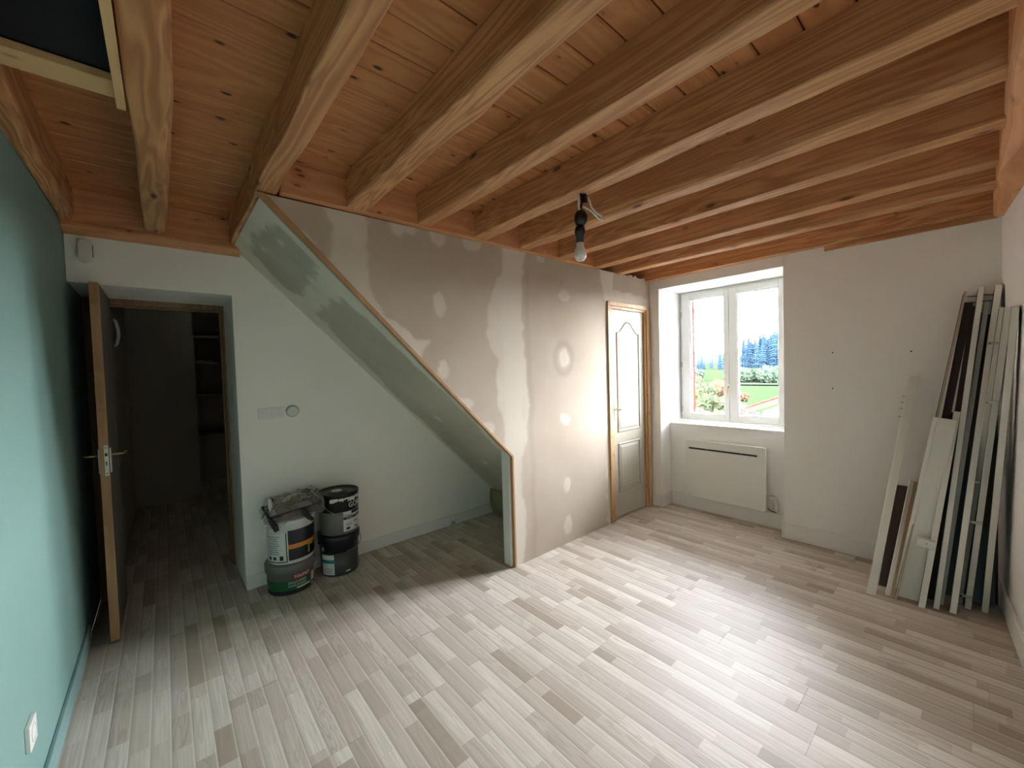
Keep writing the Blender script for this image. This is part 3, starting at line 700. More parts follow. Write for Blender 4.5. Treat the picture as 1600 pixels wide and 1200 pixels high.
MB().lathe([(0, .006), (.012, .004), (.0125, -.018), (.018, -.026), (.0215, -.040), (.0205, -.054), (.013, -.066), (0, -.070)], (1.117, .905, 1.444), 28).build('bulb', M['bulb'], lp, smooth=True)
MB().tube([(1.118, .905, 1.553), (1.14, .905, 1.570), (1.18, .905, 1.566), (1.23, .905, 1.546), (1.255, .905, 1.548), (1.250, .905, 1.560), (1.21, .905, 1.566), (1.185, .905, 1.580), (1.175, .905, 1.600), (1.165, .905, 1.612)], .0028, 8).build('white_cable', M['bucketwhite'], lp, smooth=True)
MB().tube([(1.142, .903, 1.52), (1.137, .903, 1.505), (1.128, .903, 1.49)], .0025, 6).build('cable_loop', M['bucketwhite'], lp, smooth=True)

# ================================================================= BUCKETS
def patch(b, c, r0, r1, a0, a1, z0, z1, mi=0, n=16, d=.0008, th=.0006):
    """piece of printed skin wrapped on a tapered bucket (angles in degrees, 0 = towards -y)"""
    vs = []
    for k in range(n+1):
        a = math.radians(-90+a0+(a1-a0)*k/n)
        for z, r in ((z0, r0), (z1, r1)):
            for e in (d, d-th): vs.append((c[0]+(r+e)*math.cos(a), c[1]+(r+e)*math.sin(a), c[2]+z))
    fs = []
    for k in range(n):
        o = k*4; fs += [(o, o+4, o+6, o+2), (o+1, o+3, o+7, o+5), (o, o+1, o+5, o+4), (o+2, o+6, o+7, o+3)]
    fs += [(0, 2, 3, 1), (n*4, n*4+1, n*4+3, n*4+2)]
    b.add(vs, fs, mi)
def text_on(body, c, r, ang, z, size, mat, parent, name='lettering', bold=0.0, slope=0.0, sx=1.0, d=.0016):
    cu = bpy.data.curves.new('txt', 'FONT'); cu.body = body; cu.size = size*S; cu.offset = bold*S; cu.extrude = .0003*S
    cu.align_x = 'CENTER'; cu.align_y = 'CENTER'; cu.resolution_u = 3
    to = bpy.data.objects.new('txt', cu); C.objects.link(to)
    dg = bpy.context.evaluated_depsgraph_get(); me = bpy.data.meshes.new_from_object(to.evaluated_get(dg))
    bm = bmesh.new(); bm.from_mesh(me)
    vs = []
    for v in bm.verts:
        x, yv, zz = v.co.x/S*sx, v.co.y/S, v.co.z/S
        a = math.radians(-90+ang)+x/r
        vs.append((c[0]+(r+d+zz)*math.cos(a), c[1]+(r+d+zz)*math.sin(a), c[2]+z+yv+x*slope))
    fs = [[v.index for v in f.verts] for f in bm.faces]; bm.free()
    bpy.data.objects.remove(to); bpy.data.curves.remove(cu); bpy.data.meshes.remove(me)
    b = MB(); b.add(vs, fs); return b.build(name, mat, parent)
def handle_wire(c, R, z, drop, a0, parent, side=1, mat='steelwire', grip=None, frm=0.0, to=1.0):
    pts = []
    for k in range(25):
        t = math.pi*(frm+(to-frm)*k/24); ax = Vector((math.cos(math.radians(a0)), math.sin(math.radians(a0)), 0)); out = Vector((ax.y, -ax.x, 0))*side
        p = Vector(c)+ax*R*math.cos(t)+out*R*math.sin(t)*1.02+Vector((0, 0, z-drop*math.sin(t)))
        pts.append(p)
    MB().tube(pts, .0018, 6).build('handle', M[mat], parent, smooth=True)
    if grip: 
        MB().tube(pts[11:14], .005, 8).build('grip', M['black'], parent)
    for sgn in (1, -1):
        ax = Vector((math.cos(math.radians(a0)), math.sin(math.radians(a0)), 0))*sgn; p = Vector(c)+ax*(R-.003)+Vector((0, 0, z))
        MB().tube([p, p+ax*.006], .006, 10).build('handle_lug', M['black'], parent)
# view direction towards the buckets is about 12-17 degrees right of +y, so facing angle is about -12
# A: grey bucket with green label
cA = (.420, 2.140, 0)
A = thing('plaster_bucket', cA, 'grey filler bucket with green label, bottom of the left stack', 'bucket')
MB().lathe([(0, .001), (.092, .001), (.094, .004), (.099, .098), (.104, .100), (.106, .118), (.106, .138), (.103, .142), (.0, .142)], cA, 48).build('body', M['bucketgrey'], A, smooth=True, bevel=0)
g = MB(); patch(g, cA, .0945, .0980, -95, 85, .010, .070, n=30); g.build('green_label', M['green'], A)
g = MB(); patch(g, cA, .0941, .0952, -95, 85, .006, .024, n=30, d=.0014); g.build('dark_label_band', M['ink'], A)
g = MB(); patch(g, cA, .0972, .0986, -8, 42, .070, .094, n=14, d=.0012); g.build('red_label', M['red'], A)
g = MB(); patch(g, cA, .0957, .0975, 48, 64, .028, .070, n=8, d=.0016); g.build('pale_illustration', M['labelwhite'], A)
g = MB(); patch(g, cA, .0955, .0962, 2, 40, .0265, .034, n=10, d=.0022); g.build('white_bar', M['labelwhite'], A)
text_on('TOUPRET', cA, .0982, 17, .082, .0185, M['labelwhite'], A, bold=.0004, sx=.92)
text_on('ENDUIT JOINTS', cA, .0968, 5, .058, .0155, M['labelwhite'], A, sx=.72)
text_on('BANDES ET LISSAGE', cA, .0962, 5, .043, .0115, M['labelwhite'], A, sx=.75)
text_on('5 kg', cA, .0955, 50, .018, .014, M['labelwhite'], A)
# B: white bucket with navy label
cB = (.428, 2.143, .142)
B = thing('paint_bucket', cB, 'white paint bucket with navy and orange label on the grey bucket', 'bucket')
MB().lathe([(0, .001), (.094, .001), (.097, .005), (.103, .185), (.107, .187), (.107, .200), (.104, .204), (0, .204)], cB, 48).build('body', M['bucketwhite'], B, smooth=True)
g = MB(); patch(g, cB, .0975, .1022, -18, 88, .018, .158, n=26); g.build('navy_label', M['navy'], B)
g = MB(); patch(g, cB, .0992, .0999, -18, 76, .072, .092, n=20, d=.0016); g.build('orange_brush_stroke', M['orange'], B)
g = MB(); patch(g, cB, .0975, .1022, -80, -24, .018, .150, n=14); g.build('text_label', M['labelwhite'], B)
g = MB(); patch(g, cB, .0973, .0975, -84, -21, .013, .017, n=14); patch(g, cB, .0975, .1022, -23.5, -21.5, .013, .150, n=2); g.build('label_border', M['ink'], B)
g = MB(); patch(g, cB, .0985, .0993, 32, 37, .030, .074, n=3, d=.0018); patch(g, cB, .0991, .0998, 36, 52, .064, .071, n=5, d=.0019); g.build('plant_motif', M['lightgreen'], B)
g = MB()
for k in range(9): patch(g, cB, .1015-.0004*k, .1015-.0004*k, -76, -38-(k*7 % 9), .132-.010*k, .134-.010*k, n=8, d=.0016)
patch(g, cB, .0980, .0984, -74, -66, .026, .040, n=3, d=.0016); patch(g, cB, .0980, .0984, -58, -50, .026, .040, n=3, d=.0016)
patch(g, cB, .0979, .0985, -40, -31, .024, .044, n=3, d=.0016); g.build('small_print', M['ink'], B)['kind'] = 'stuff'
# tray with roller in a plastic bag
tr = thing('paint_tray', (.43, 2.14, .346), 'dark plastic paint tray resting on the white bucket', 'paint tray')
tb = MB()
x0, x1, y0, y1 = .322, .545, 2.045, 2.205; zb_ = .349
tb.add([(x0+.012, y0+.01, zb_), (x1-.012, y0+.01, zb_+.012), (x1-.012, y1-.01, zb_+.02), (x0+.012, y1-.01, zb_+.004),
        (x0, y0, zb_+.030), (x1, y0, zb_+.050), (x1, y1, zb_+.062), (x0, y1, zb_+.040)],
       [(0,3,2,1), (0,1,5,4), (1,2,6,5), (2,3,7,6), (3,0,4,7)])
tbo = tb.build('basin', M['black'], tr); sm = tbo.modifiers.new('s', 'SOLIDIFY'); sm.thickness = .0035
MB().tube([(x0, y0, zb_+.030), (x1, y0, zb_+.050), (x1, y1, zb_+.062), (x0, y1, zb_+.040), (x0, y0, zb_+.030)], .003, 6).build('rim', M['black'], tr)
MB().add([(x0+.02, y0+.02, zb_+.010), (x1-.02, y0+.02, zb_+.022), (x1-.02, y1-.02, zb_+.034), (x0+.02, y1-.02, zb_+.020)], [(0,1,2,3)]).build('dried_paint', M['paledrip'], tr)
rl = thing('roller_sleeve', (.43, 2.17, .39), 'striped white paint roller sleeve lying on the tray', 'paint roller')
pr = []
for k in range(41):
    t = k/40; rr_ = .021*(1-.16*max(0, math.cos(t*2*math.pi*5.5))**6)
    if t < .08: rr_ *= (t/.08)**.5*.4+.6
    if t > .92: rr_ *= ((1-t)/.08)**.5*.4+.6
    pr.append((max(rr_, .001), t))
vs = []; a_, b_ = Vector((.350, 2.148, .393)), Vector((.492, 2.172, .417)); dr = b_-a_; uu = dr.normalized().cross(Vector((0,0,1))).normalized(); qq = dr.normalized().cross(uu)
for r_, t in pr:
    for k in range(20):
        a = 2*math.pi*k/20; vs.append(a_+dr*t+(uu*math.cos(a)+qq*math.sin(a))*r_)
fs = [(i*20+k, i*20+(k+1) % 20, (i+1)*20+(k+1) % 20, (i+1)*20+k) for i in range(40) for k in range(20)]
MB().add(vs, fs).build('sleeve', M['paledrip'], rl, smooth=True)
st_ = MB()
for q in range(5):
    t0 = .12+.182*q; p0 = a_+dr*t0; p1 = a_+dr*(t0+.018)
    st_.tube([p0, p1], .0218, 18, cap=False)
st_.build('dark_stripes', M['bucketgrey'], rl, smooth=True)
MB().tube([b_, b_+dr.normalized()*.02, b_+Vector((.03, -.01, .004)), b_+Vector((.038, -.06, -.01)), b_+Vector((.02, -.085, -.012))], .003, 6).build('roller_frame', M['steelwire'], rl, smooth=True)
MB().tube([(.352, 2.075, .375), (.340, 2.085, .415), (.338, 2.09, .452)], [.010, .009, .007], 10).build('roller_grip', M['trimwhite'], rl, smooth=True)
# crumpled clear plastic bag
pf = MB(); n = 26; vs = []
for i in range(n):
    for j in range(n):
        u, v_ = i/(n-1), j/(n-1); x = .312+.245*u; yv = 2.030+.185*v_
        ex = min(u, 1-u, v_, 1-v_)*2
        z = .396+.022*u+.018*v_+.026*noise.noise(Vector((x*38, yv*38, 1)))+.014*noise.noise(Vector((x*90, yv*90, 5)))
        if v_ < .16: z -= (.16-v_)*.34
        if u < .12: z -= (.12-u)*.35
        vs.append((x+.006*noise.noise(Vector((x*50, yv*50, 8))), yv+.004*noise.noise(Vector((x*50, yv*50, 3))), z))
fs = [(i*n+j, (i+1)*n+j, (i+1)*n+j+1, i*n+j+1) for i in range(n-1) for j in range(n-1)]
pfo = pf.add(vs, fs).build('plastic_bag', M['film'], smooth=True, base=(.43, 2.12, .40))
label(pfo, 'crumpled clear plastic bag wrapped over the paint tray', 'plastic bag')
MB().tube([(.327, 2.043, .372), (.345, 2.036, .340), (.352, 2.032, .316)], [.008, .014, .010], 8).build('strap', M['ink'], tr)
MB().tube([(.455, 2.032, .392), (.470, 2.026, .368), (.485, 2.03, .345), (.500, 2.034, .330)], [.009, .013, .011, .008], 8).build('strap', M['ink'], tr)
MB().tube([(.318, 2.05, .348), (.306, 2.045, .318), (.300, 2.05, .300)], [.006, .004, .003], 8).build('loose_strip', M['bucketwhite'], tr)
# C: lower right dark grey tin
cC = (.650, 2.150, 0)
Cb = thing('paint_bucket', cC, 'dark grey paint tub with black collar, bottom of the right stack', 'bucket')
MB().lathe([(0, .001), (.086, .001), (.088, .004), (.091, .120), (0, .120)], cC, 48).build('body', M['darkgrey'], Cb, smooth=True)
MB().lathe([(.0895, .118), (.0925, .119), (.0935, .158), (.100, .170), (.1015, .196), (.099, .204), (.0, .204)], cC, 48).build('collar', M['navy'], Cb, smooth=True)
g = MB(); patch(g, cC, .0885, .0912, -78, -34, .012, .112, n=12); g.build('paper_label', M['labelwhite'], Cb)
g = MB(); patch(g, cC, .0885, .0912, 58, 80, .02, .118, n=8); g.build('paper_label', M['labelwhite'], Cb)
g = MB(); patch(g, cC, .0900, .0906, -78, -34, .070, .088, n=12, d=.0014); g.build('teal_band', M['teallabel'], Cb)
g = MB(); patch(g, cC, .0890, .0892, 0, 14, .018, .025, n=4, d=.0014); g.build('white_mark', M['labelwhite'], Cb)
g = MB(); patch(g, cC, .0925, .0933, -74, -67, .132, .150, n=3); g.build('white_mark', M['labelwhite'], Cb)
g = MB(); patch(g, cC, .0888, .0896, 60, 79, .024, .060, n=6, d=.0014)
for k in range(4): patch(g, cC, .0888, .0892, -70, -44+3*k, .022+.010*k, .024+.010*k, n=5, d=.0014)
g.build('small_print', M['ink'], Cb)['kind'] = 'stuff'
handle_wire(cC, .104, .172, .045, 10, Cb, 1, grip=None, frm=0.0, to=.55)
# D: upper right black / silver tin
cD = (.656, 2.150, .204)
Db = thing('paint_bucket', cD, 'black and silver paint tin with open wire handle, top of the right stack', 'bucket')
MB().lathe([(0, .001), (.088, .001), (.091, .004), (.0935, .118)], cD, 48).build('body', M['silver'], Db, smooth=True)
MB().lathe([(.0937, .117), (.0945, .118), (.0965, .196), (.0985, .199), (.0985, .206), (.096, .208), (.094, .204)], cD, 48).build('collar', M['black'], Db, smooth=True)
MB().lathe([(.0955, .205), (.092, .198), (.050, .199), (.049, .203), (0, .203)], cD, 48).build('lid', M['darkgrey'], Db, smooth=True)
MB().lathe([(.026, .2035), (.024, .206), (0, .206)], (cD[0]-.005, cD[1]+.01, cD[2]), 20).build('lid_cap', M['bucketwhite'], Db, smooth=True)
g = MB(); r_ = random.Random(5); a = -42
while a < 60:
    wdt = r_.uniform(2.5, 6); hgt = r_.uniform(.006, .020); top_ = .186-.002*math.sin(a)
    patch(g, cD, .0963, .0966, a, a+wdt, top_-hgt, top_, n=3, d=.0012); a += wdt*.85
g.build('white_paint_drips', M['paledrip'], Db)
g = MB(); patch(g, cD, .0912, .0938, -6, 62, .016, .116, n=20); g.build('paper_label', M['labelwhite'], Db)
g = MB(); patch(g, cD, .0928, .0932, -6, 36, .076, .090, n=12, d=.0014); g.build('plum_band', M['purple'], Db)
g = MB(); patch(g, cD, .0928, .0932, 36, 62, .078, .094, n=8, d=.0014); g.build('blue_band', M['bluelabel'], Db)
g = MB(); patch(g, cD, .0932, .0936, 20, 60, .100, .115, n=10, d=.0015); patch(g, cD, .0914, .0918, 2, 14, .024, .036, n=4, d=.0015)
patch(g, cD, .0914, .0917, 34, 44, .024, .032, n=4, d=.0015); patch(g, cD, .0922, .0924, 28, 44, .056, .060, n=4, d=.0015)
for k in range(3): patch(g, cD, .0918, .092, 0, 20, .044+.006*k, .0455+.006*k, n=4, d=.0015)
g.build('small_print', M['ink'], Db)['kind'] = 'stuff'
text_on('GORI', cD, .0958, 34, .146, .036, M['labelwhite'], Db, bold=.0003, sx=.92)
text_on('Primaire', cD, .0932, 14, .083, .011, M['labelwhite'], Db, d=.0022)
handle_wire(cD, .0985, .172, .075, 12, Db, 1, grip=None, frm=.45, to=1.0)

# ================================================================= INSULATION
wl = MB(); n = 16; vs = []
for i in range(n):
    for j in range(n):
        u, v_ = i/(n-1), j/(n-1); yv = 1.60+.645*u; a = v_*math.pi/2
        rr_ = 1+.10*noise.noise(Vector((u*9, v_*5, 2)))
        vs.append((1.80-.065*math.sin(a*1.0+.3)*rr_-.03*(1-v_), yv, .002+.165*v_))
fs = [(i*n+j, (i+1)*n+j, (i+1)*n+j+1, i*n+j+1) for i in range(n-1) for j in range(n-1)]
b0 = len(vs); vs2 = [(1.86, p[1], p[2]) if p[2] < .01 else (1.80, p[1], p[2]*.6) for p in vs]
wo = MB().add(vs, fs).build('insulation_roll', M['wool'], smooth=True, base=(1.76, 1.92, 0)); sm = wo.modifiers.new('s', 'SOLIDIFY'); sm.thickness = .02*S; sm.offset = -1
label(wo, 'yellowish mineral wool stuffed under the low end of the stair', 'insulation')

# ================================================================= PANELS LEANING IN THE CORNER
PAN = [
 ('batten', [2.2454, .2848], [2.6282, .1844, .9217], .012, .0285, 'white', 'short pale batten standing apart at the left of the leaning panels', 0),
 ('batten', [2.2818, .2363], [2.6204, .1888, .4371], .020, .0150, 'white', 'low pale strip just right of the separate batten, left of two', 0),
 ('batten', [2.2778, .2201], [2.6204, .1761, .4335], .020, .0165, 'cream', 'low pale strip just right of the separate batten, right of two', 0),
 ('furniture_panel', [2.2747, .2100], [2.5910, .0267, 1.2836], .050, .0060, 'brown', 'tall thin brown-edged panel leaning at the steepest slant', 0),
 ('furniture_panel', [2.3620, .1720], [2.6150, .0176, 1.2384], .012, .0250, 'dark', 'dark brown strip standing for the side face of the thin brown-edged panel', 0),  # separate strip added for the dark side face of the brown-edged panel
 ('furniture_panel', [2.3700, .1150], [2.6150, -.0040, 1.2190], .012, .0300, 'dark', 'dark brown strip put in for the shadow behind the left tallest panel', 0),  # added strip, painted as the brownish shadow in the gap
 ('furniture_panel', [2.3068, .1857], [2.4300, .0782, .7523], .020, .0680, 'white', 'broad white board facing the room, widest of the leaning pieces', 1),
 ('furniture_panel', [2.3104, .1500], [2.3850, .0934, .4760], .030, .0150, 'white', 'short white strip with a small square bracket', 2),
 ('furniture_panel', [2.2623, .1341], [2.4600, .0453, .7807], .050, .0200, 'white', 'half-height white panel right of the bracket strip', 0),
 ('furniture_panel', [2.2911, .0946], [2.5714, -.0173, 1.2925], .070, .0170, 'white', 'full-height white panel, left of the two tallest', 3),
 ('furniture_panel', [2.3461, .0844], [2.5910, -.0333, 1.2393], .050, .0160, 'grey', 'white panel set back between the two tallest panels', 0),
 ('furniture_panel', [2.2951, .0499], [2.5525, -.0623, 1.2901], .070, .0190, 'white', 'full-height white panel, right of the two tallest', 3),
 ('furniture_panel', [2.4107, .0351], [2.4516, -.0699, 1.1912], .050, .0170, 'grey', 'shaded panel with hinges behind the right tallest panel', 4),
 ('furniture_panel', [2.3772, .0124], [2.3237, -.0795, 1.1794], .060, .0180, 'grey', 'white panel with hinge fittings, second from the right wall', 4),
 ('furniture_panel', [2.3873, -.0322], [2.1864, -.0898, 1.1667], .060, .0180, 'grey', 'rightmost white panel resting against the side wall', 0)]
M['cream'] = plain('cream_edge', srgb(190, 172, 146), .5); M['panelshaded'] = paint('shaded_white_melamine', (.72, .72, .66, 1), .45, .05, .05)  # second one: greyer copy of the white melamine, shade painted in for rear panels
M['panelface'] = plain('dark_board_and_side_shade', srgb(58, 48, 44), .6)  # on white panels this paints the shade in the gaps between them
M['darkbrown'] = plain('dark_brown_face_and_shade', srgb(70, 54, 46), .7)
PM = {'dark': M['darkbrown'], 'white': M['panelwhite'], 'cream': M['cream'], 'brown': M['cream'], 'grey': M['panelshaded']}
for nm, b2, t3, D, W, mc, lab, ex in PAN:
    b3 = Vector((b2[0], b2[1], 0)); t3 = Vector(t3); u = (t3-b3).normalized(); Ln = (t3-b3).length
    vd = Vector((b3.x, b3.y, 0)).normalized(); wv = u.cross(vd).normalized(); dv = wv.cross(u).normalized()
    if dv.dot(vd) < 0: dv = -dv
    o = b3-wv*W/2; vs = []
    for e, (a_, c_) in enumerate(((0, 0), (1, 0), (1, 1), (0, 1))):
        p = o+wv*W*a_+dv*D*c_; vs.append(p-u*(p.z-.001)/u.z)
    for a_, c_ in ((0, 0), (1, 0), (1, 1), (0, 1)): vs.append(o+wv*W*a_+dv*D*c_+u*Ln)
    t = thing(nm, b3, lab, 'panel' if nm != 'batten' else 'batten', 'boards and panels leaning in the corner')
    fs = [(0, 3, 2, 1), (4, 5, 6, 7), (0, 1, 5, 4), (1, 2, 6, 5), (2, 3, 7, 6), (3, 0, 4, 7)]
    bb = MB(); bb.v = [tuple(p) for p in vs]; bb.f = [list(f) for f in fs]; bb.mi = [0, 0, 0, 1, 0, 1]; bb.col = [None]*6
    side = M['panelbrown'] if mc == 'brown' else (M['panelface'] if D >= .05 else PM[mc])  # deep panels get dark sides: gap shadow put into the colour
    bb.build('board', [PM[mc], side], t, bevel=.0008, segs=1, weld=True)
    fr = lambda s_, a_, c_=0: o+u*Ln*s_+wv*W*a_+dv*c_
    if ex == 0 and nm == 'batten' and D == .012:
        for s_ in (.80, .84, .87, .90): MB().tube([fr(s_, 1, .006), fr(s_, 1, .006)+wv*.012], .0016, 6).build('screw', M['steelwire'], t)
    if ex == 1:
        MB().obox(fr(.0, .82, -.004)+u*.01, u*(Ln-.012), wv*.013, dv*.004).build('edge_bead', PM[mc], t, bevel=.0008)
    if ex == 2:
        MB().obox(fr(.49, -.6, -.075), u*.030, wv*.050, dv*.073).build('bracket', M['trimwhite'], t, bevel=.001)
        MB().tube([fr(.525, 1.0, -.0765), fr(.525, 1.0, -.075)], .002, 8).build('screw', M['ink'], t)
    if ex == 3:
        for s_ in (.975, .955): MB().tube([fr(s_, 1, .02), fr(s_, 1, .02)+wv*.028], .0022, 6).build('dowel', M['darkgrey'], t)
    if ex == 4:
        for s_ in ((.12, .42, .88) if W < .0175 else (.04, .70, .30)):
            MB().obox(fr(s_, .15, -.006), u*.010, wv*.030, dv*.006).build('hinge_arm', M['grey_metal'], t, bevel=.001)
            MB().lathe([(0, 0), (.004, 0), (.004, .006), (0, .006)], tuple(fr(s_, 1.7, -.008)), 10).build('hinge_cup', M['steelwire'], t, smooth=True)
# a low brown board, and dark sheets added as shade between the panels
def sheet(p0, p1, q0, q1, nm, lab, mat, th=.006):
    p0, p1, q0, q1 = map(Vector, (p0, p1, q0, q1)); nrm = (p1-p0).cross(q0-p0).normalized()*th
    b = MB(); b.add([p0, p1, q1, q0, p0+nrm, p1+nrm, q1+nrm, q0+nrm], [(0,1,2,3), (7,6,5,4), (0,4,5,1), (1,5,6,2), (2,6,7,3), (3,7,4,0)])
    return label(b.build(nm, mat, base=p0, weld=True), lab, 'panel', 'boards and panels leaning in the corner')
sheet((2.46, .170, .002), (2.47, -.060, .002), (2.632, .070, .76), (2.63, -.045, .76), 'back_board_and_shade', 'navy sheet painting the shadow between the leaning panels', M['navy'])
sheet((2.36, .275, .002), (2.37, .195, .002), (2.630, .245, .40), (2.630, .160, .40), 'back_board_and_shade', 'dark brown board low behind the left strips', M['panelface'])
sheet((2.50, .02, .002), (2.50, -.068, .002), (2.636, .008, 1.20), (2.636, -.062, 1.17), 'back_board_and_shade', 'tall dark sheet added as shadow deepest in the corner', M['panelface'])

# ================================================================= OUTSIDE (metres)
def unit(p): return (p[0]/S, p[1]/S, p[2]/S)
prof = [(3.0, -5.5), (8, -4.6), (20, -3.6), (40, -1.95), (60, -1.8), (75, -1.6), (120, 0), (160, .4), (400, 2.0), (900, 6)]
def gz(x): return float(np.interp(x, [p[0] for p in prof], [p[1] for p in prof]))
gx = [5, 8, 12, 16, 20, 26, 32, 40, 50, 60, 68, 75, 90, 105, 120, 140, 160, 220, 400, 900]; gy = list(range(-200, 700, 30))
def gh(x, yv): return gz(x)+(.8*noise.noise(Vector((x*.02, yv*.02, 0)))*min(1, x/60))
gm = MB(); gm.add([unit((x, yv, gh(x, yv))) for x in gx for yv in gy], [(i*len(gy)+j, (i+1)*len(gy)+j, (i+1)*len(gy)+j+1, i*len(gy)+j+1) for i in range(len(gx)-1) for j in range(len(gy)-1)])
label(struct(gm.build('ground', M['grass'], smooth=True)))
rd = MB(); n = 20
rd.add([unit((72+dx, -20+6*k, gh(72+dx, -20+6*k)+.25)) for k in range(n) for dx in (0, 3.2)], [(2*k, 2*k+2, 2*k+3, 2*k+1) for k in range(n-1)])
struct(rd.build('road', M['road'], smooth=True))
hl = MB(); vs = []; n = 60
for k in range(n):
    yv = -100+22*k; ridge = 2+np.interp(yv, [-100, 200, 325, 390, 480, 700, 1200], [8, 9, 13, 33, 26, 40, 50])+2.5*noise.noise(Vector((yv*.02, 0, 4)))
    vs += [unit((820, yv, 2)), unit((900, yv, ridge)), unit((1000, yv, 0))]
fs = [(3*k, 3*k+3, 3*k+4, 3*k+1) for k in range(n-1)]+[(3*k+1, 3*k+4, 3*k+5, 3*k+2) for k in range(n-1)]
struct(hl.add(vs, fs).build('hills', M['hill'], smooth=True))

def conifer_mesh(seed, n=11):
    r = random.Random(seed); b = MB(); b.tube([(0, 0, 0), (0, 0, .16), (0, 0, .9)], [.018, .016, .004], 6, mi=1)
    lay = 17
    for k in range(lay):
        t = k/(lay-1); z = .05+.90*t+r.uniform(-.012, .012); R = (.17*(1-t)**.85+.008)*r.uniform(.85, 1.15)
        vs = [(0, 0, z+.075*(1-t*.4))]; m_ = n*2
        for q in range(m_):
            a = 2*math.pi*q/m_+r.random()*.25; rr_ = R*(1.0+r.uniform(-.18, .18) if q % 2 == 0 else .55+r.uniform(-.1, .1))
            vs.append((rr_*math.cos(a), rr_*math.sin(a), z-.030*(1-t)-(.02 if q % 2 == 0 else 0)))
        b.add(vs, [(0, 1+q, 1+(q+1) % m_) for q in range(m_)], 0)
    me = bpy.data.meshes.new('conifer'); me.from_pydata([p for p in b.v], [], b.f)
    me.materials.append(M['conifer']); me.materials.append(M['trunk']); me.polygons.foreach_set('material_index', b.mi); me.update(); return me
CM = [conifer_mesh(s) for s in (1, 2, 3, 4)]
def conifer(x, yv, h, lab, grp, k, wd=1.0):
    o = bpy.data.objects.new('conifer', CM[k % 4]); C.objects.link(o); o.location = (x, yv, gh(x, yv)-.4); o.scale = (h*wd, h*wd, h); o.rotation_euler.z = k*1.7
    return label(o, lab, 'tree', grp)
rc = random.Random(21); k = 0
# forest block seen in the right pane: rising to the right
for row in range(4):
    for j in range(15):
        x = 135+row*9+rc.uniform(-2, 2); y_px = j/14
        yv = (51.5-14*y_px)/150*x*1.0+rc.uniform(-.9, .9); top_ = (11.6+2.6*y_px)/150*x+rc.uniform(-1.3, 1.3)-row*.3
        h_ = top_-gh(x, yv); conifer(x, yv, h_, 'fir with blue haze in its colour, in the dense forest block seen through the right pane', 'firs of the forest block', k, 1.05); k += 1
for x, yv, tp, lab in ((160, 66.4, 4.2, 'lone small fir in the middle of the left pane'), (162, 67.9, 3.0, 'shorter fir beside the lone small fir'),
        (120, 47.6, 5.6, 'tall fir at the right edge of the left pane, front one'), (123, 47.4, 7.2, 'tallest fir at the right edge of the left pane'), (126, 50.1, 4.9, 'fir behind and left of the tall ones in the left pane'),
        (130, 59.9, 4.8, 'leftmost fir of the clump in the left pane'), (131, 58.6, 4.4, 'second fir from the left of the clump in the left pane'), (130, 57.2, 4.6, 'third fir of the clump in the left pane'), (129, 56.0, 3.2, 'fourth and lowest fir of the clump in the left pane')):
    conifer(x, yv, tp-gh(x, yv)+.4, lab, None, k, 1.25); k += 1
def crown_mesh(seed, mat, lumps=16, ruff=.28, squash=.85):
    r = random.Random(seed); bm = bmesh.new(); 
    for q in range(lumps):
        a = r.uniform(0, 6.28); rr_ = r.uniform(0, .62); zz = r.uniform(.05, .8); c = Vector((rr_*math.cos(a), rr_*math.sin(a), .35+zz*.75*squash)); s_ = r.uniform(.24, .42)
        bm2 = bmesh.ops.create_icosphere(bm, subdivisions=3, radius=s_)
        for v in bm2['verts']:
            d = noise.noise(v.co*9+Vector((q*3, seed, 0)))*ruff*s_*2.2+noise.noise(v.co*24+Vector((q*5, seed, 3)))*ruff*s_*1.4
            v.co = v.co*(1+d/s_) + c
    me = bpy.data.meshes.new('crown'); bm.to_mesh(me); bm.free(); me.materials.append(mat); return me
CR = {}
for nm, mt in (('pale', 'tree_pale'), ('yellow', 'tree_yellow'), ('olive', 'tree_olive'), ('rust', 'tree_rust'), ('grey', 'tree_grey')):
    CR[nm] = [crown_mesh(hash(nm) % 7 + s if False else len(nm)*10+s, M[mt]) for s in (1, 2)]
TR = MB().tube([(0, 0, -1.2), (.02, 0, 0), (0, .02, .6)], [.07, .055, .03], 8)
def tree(kind, x, yv, zc, R, lab, k=0):
    """crown centre height zc, radius R, in metres"""
    g0 = gh(x, yv); t = bpy.data.objects.new('broadleaf_tree', None); C.objects.link(t); t.location = (x, yv, g0); label(t, lab, 'tree')
    o = bpy.data.objects.new('crown', CR[kind][k % 2]); C.objects.link(o); o.parent = t; o.scale = (R, R, R*1.0); o.location = (0, 0, zc-R*.72-g0); o.rotation_euler.z = k*2.1
    h_ = max(.3, zc-g0); b = MB(); b.tube([(0, 0, -.2/S), (0, 0, h_*.5/S), (0, .02, h_/S)], [.10*R*.5/S+.03, .08*R*.5/S+.02, .02], 7); me_o = b.build('trunk', M['trunk'], t, base=(0, 0, 0)); me_o.location = (0, 0, 0)
T = tree
T('yellow', 18, 7.25, -.95, .95, 'bright yellow bush at the bottom of the left pane', 0)
T('yellow', 19.5, 8.9, -1.5, .9, 'yellow-green bush low at the left of the left pane', 1)
T('yellow', 24, 11.75, -.1, 1.05, 'yellow-green tree at the left edge of the left pane', 0)
T('olive', 25, 10.6, -.9, 1.15, 'olive tree above the yellow bush in the left pane', 1)
T('olive', 30, 13.2, -.5, 1.2, 'small olive tree below the meadow in the left pane', 0)
T('grey', 22, 9.6, -1.3, .9, 'greyish bush between the yellow bushes', 1)
T('rust', 35, 14.0, -.35, 1.1, 'rust-tinted tree at the right of the left pane', 0)
T('pale', 80, 37.2, .2, 2.5, 'pale rounded tree left of the meadow in the left pane', 1)
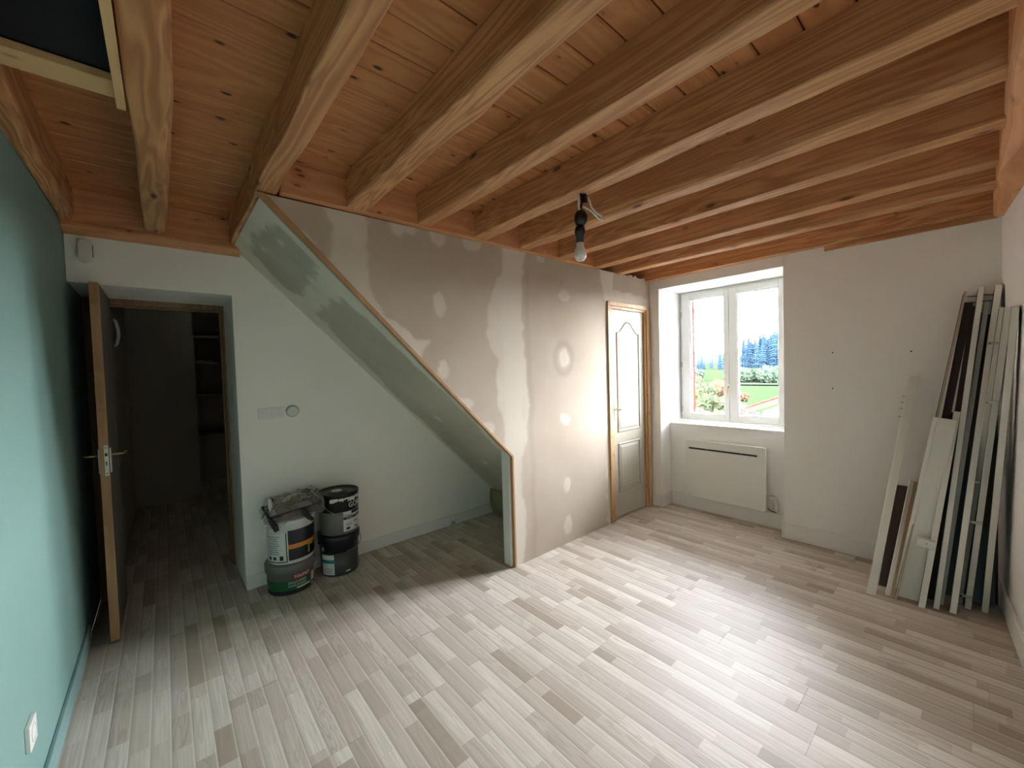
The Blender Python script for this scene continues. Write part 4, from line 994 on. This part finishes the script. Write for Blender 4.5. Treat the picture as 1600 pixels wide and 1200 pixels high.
T('pale', 82, 39.3, -.5, 2.4, 'pale tree at the far left behind the shutter', 0)
T('olive', 60, 27.4, -.9, 1.5, 'low hedge tree at the foot of the left meadow', 0)
T('pale', 80, 27.6, -.2, 2.1, 'pale tree at the left edge of the right pane', 0)
T('pale', 82, 25.8, -.5, 2.2, 'pale olive tree in the middle of the right pane', 1)
T('pale', 79, 23.4, -.1, 2.4, 'tall pale green tree at the right of the right pane', 0)
T('pale', 84, 22.0, .2, 2.4, 'pale green tree behind the right edge of the right pane', 1)
T('olive', 86, 24.8, -.8, 2.0, 'dark olive tree between the pale ones in the right pane', 0)
T('rust', 34, 12.35, -.95, 1.0, 'rust-coloured tree at the left of the right pane', 1)
T('grey', 24, 8.05, -1.5, 1.0, 'bare grey bush left of the red roof', 0)
T('grey', 26, 9.2, -1.2, .9, 'bare grey bush at the left edge of the right pane', 1)
# neighbour's house with red verge
ho = thing('house', unit((14, 2, -4.2)), 'neighbouring grey house with a red sloping roof edge, lower right of the window', 'house')
zr = lambda yv: .06+(4.79-yv)*.402
gw = MB(); ys_ = (4.45, -1.0); yr = 1.7
gw.prism([(4.35/S, -5.2/S), (-1.0/S, -5.2/S), (-1.0/S, (zr(4.35)-.25)/S), (yr/S, (zr(yr)-.25)/S), (4.35/S, (zr(4.35)-.25)/S)], 'x', 14.15/S, 22/S); gw.build('wall', M['stone'], ho)
rf = MB(); rf.prism([(4.79/S, zr(4.79)/S), (yr/S, zr(yr)/S), (yr/S, (zr(yr)-.17)/S), (4.79/S, (zr(4.79)-.17)/S)], 'x', 13.95/S, 14.12/S); rf.build('fascia', M['fascia'], ho)
for sy in (1,):
    n_ = 12
    for k in range(n_):
        a0, a1 = 4.85-(4.85-yr)*k/n_, 4.85-(4.85-yr)*(k+1)/n_
        MB().prism([(a0/S, (zr(a0)+.02)/S), (a1/S, (zr(a1)+.005)/S), (a1/S, (zr(a1)+.035)/S), (a0/S, (zr(a0)+.06)/S)], 'x', 13.9/S, 22/S).build('roof_tile_row', M['rooftile'], ho)
rf = MB(); rf.prism([(yr/S, zr(yr)/S), (-1.4/S, zr(4.79)/S), (-1.4/S, (zr(4.79)-.1)/S), (yr/S, (zr(yr)-.1)/S)], 'x', 13.9/S, 22/S); rf.build('roof', M['rooftile'], ho)
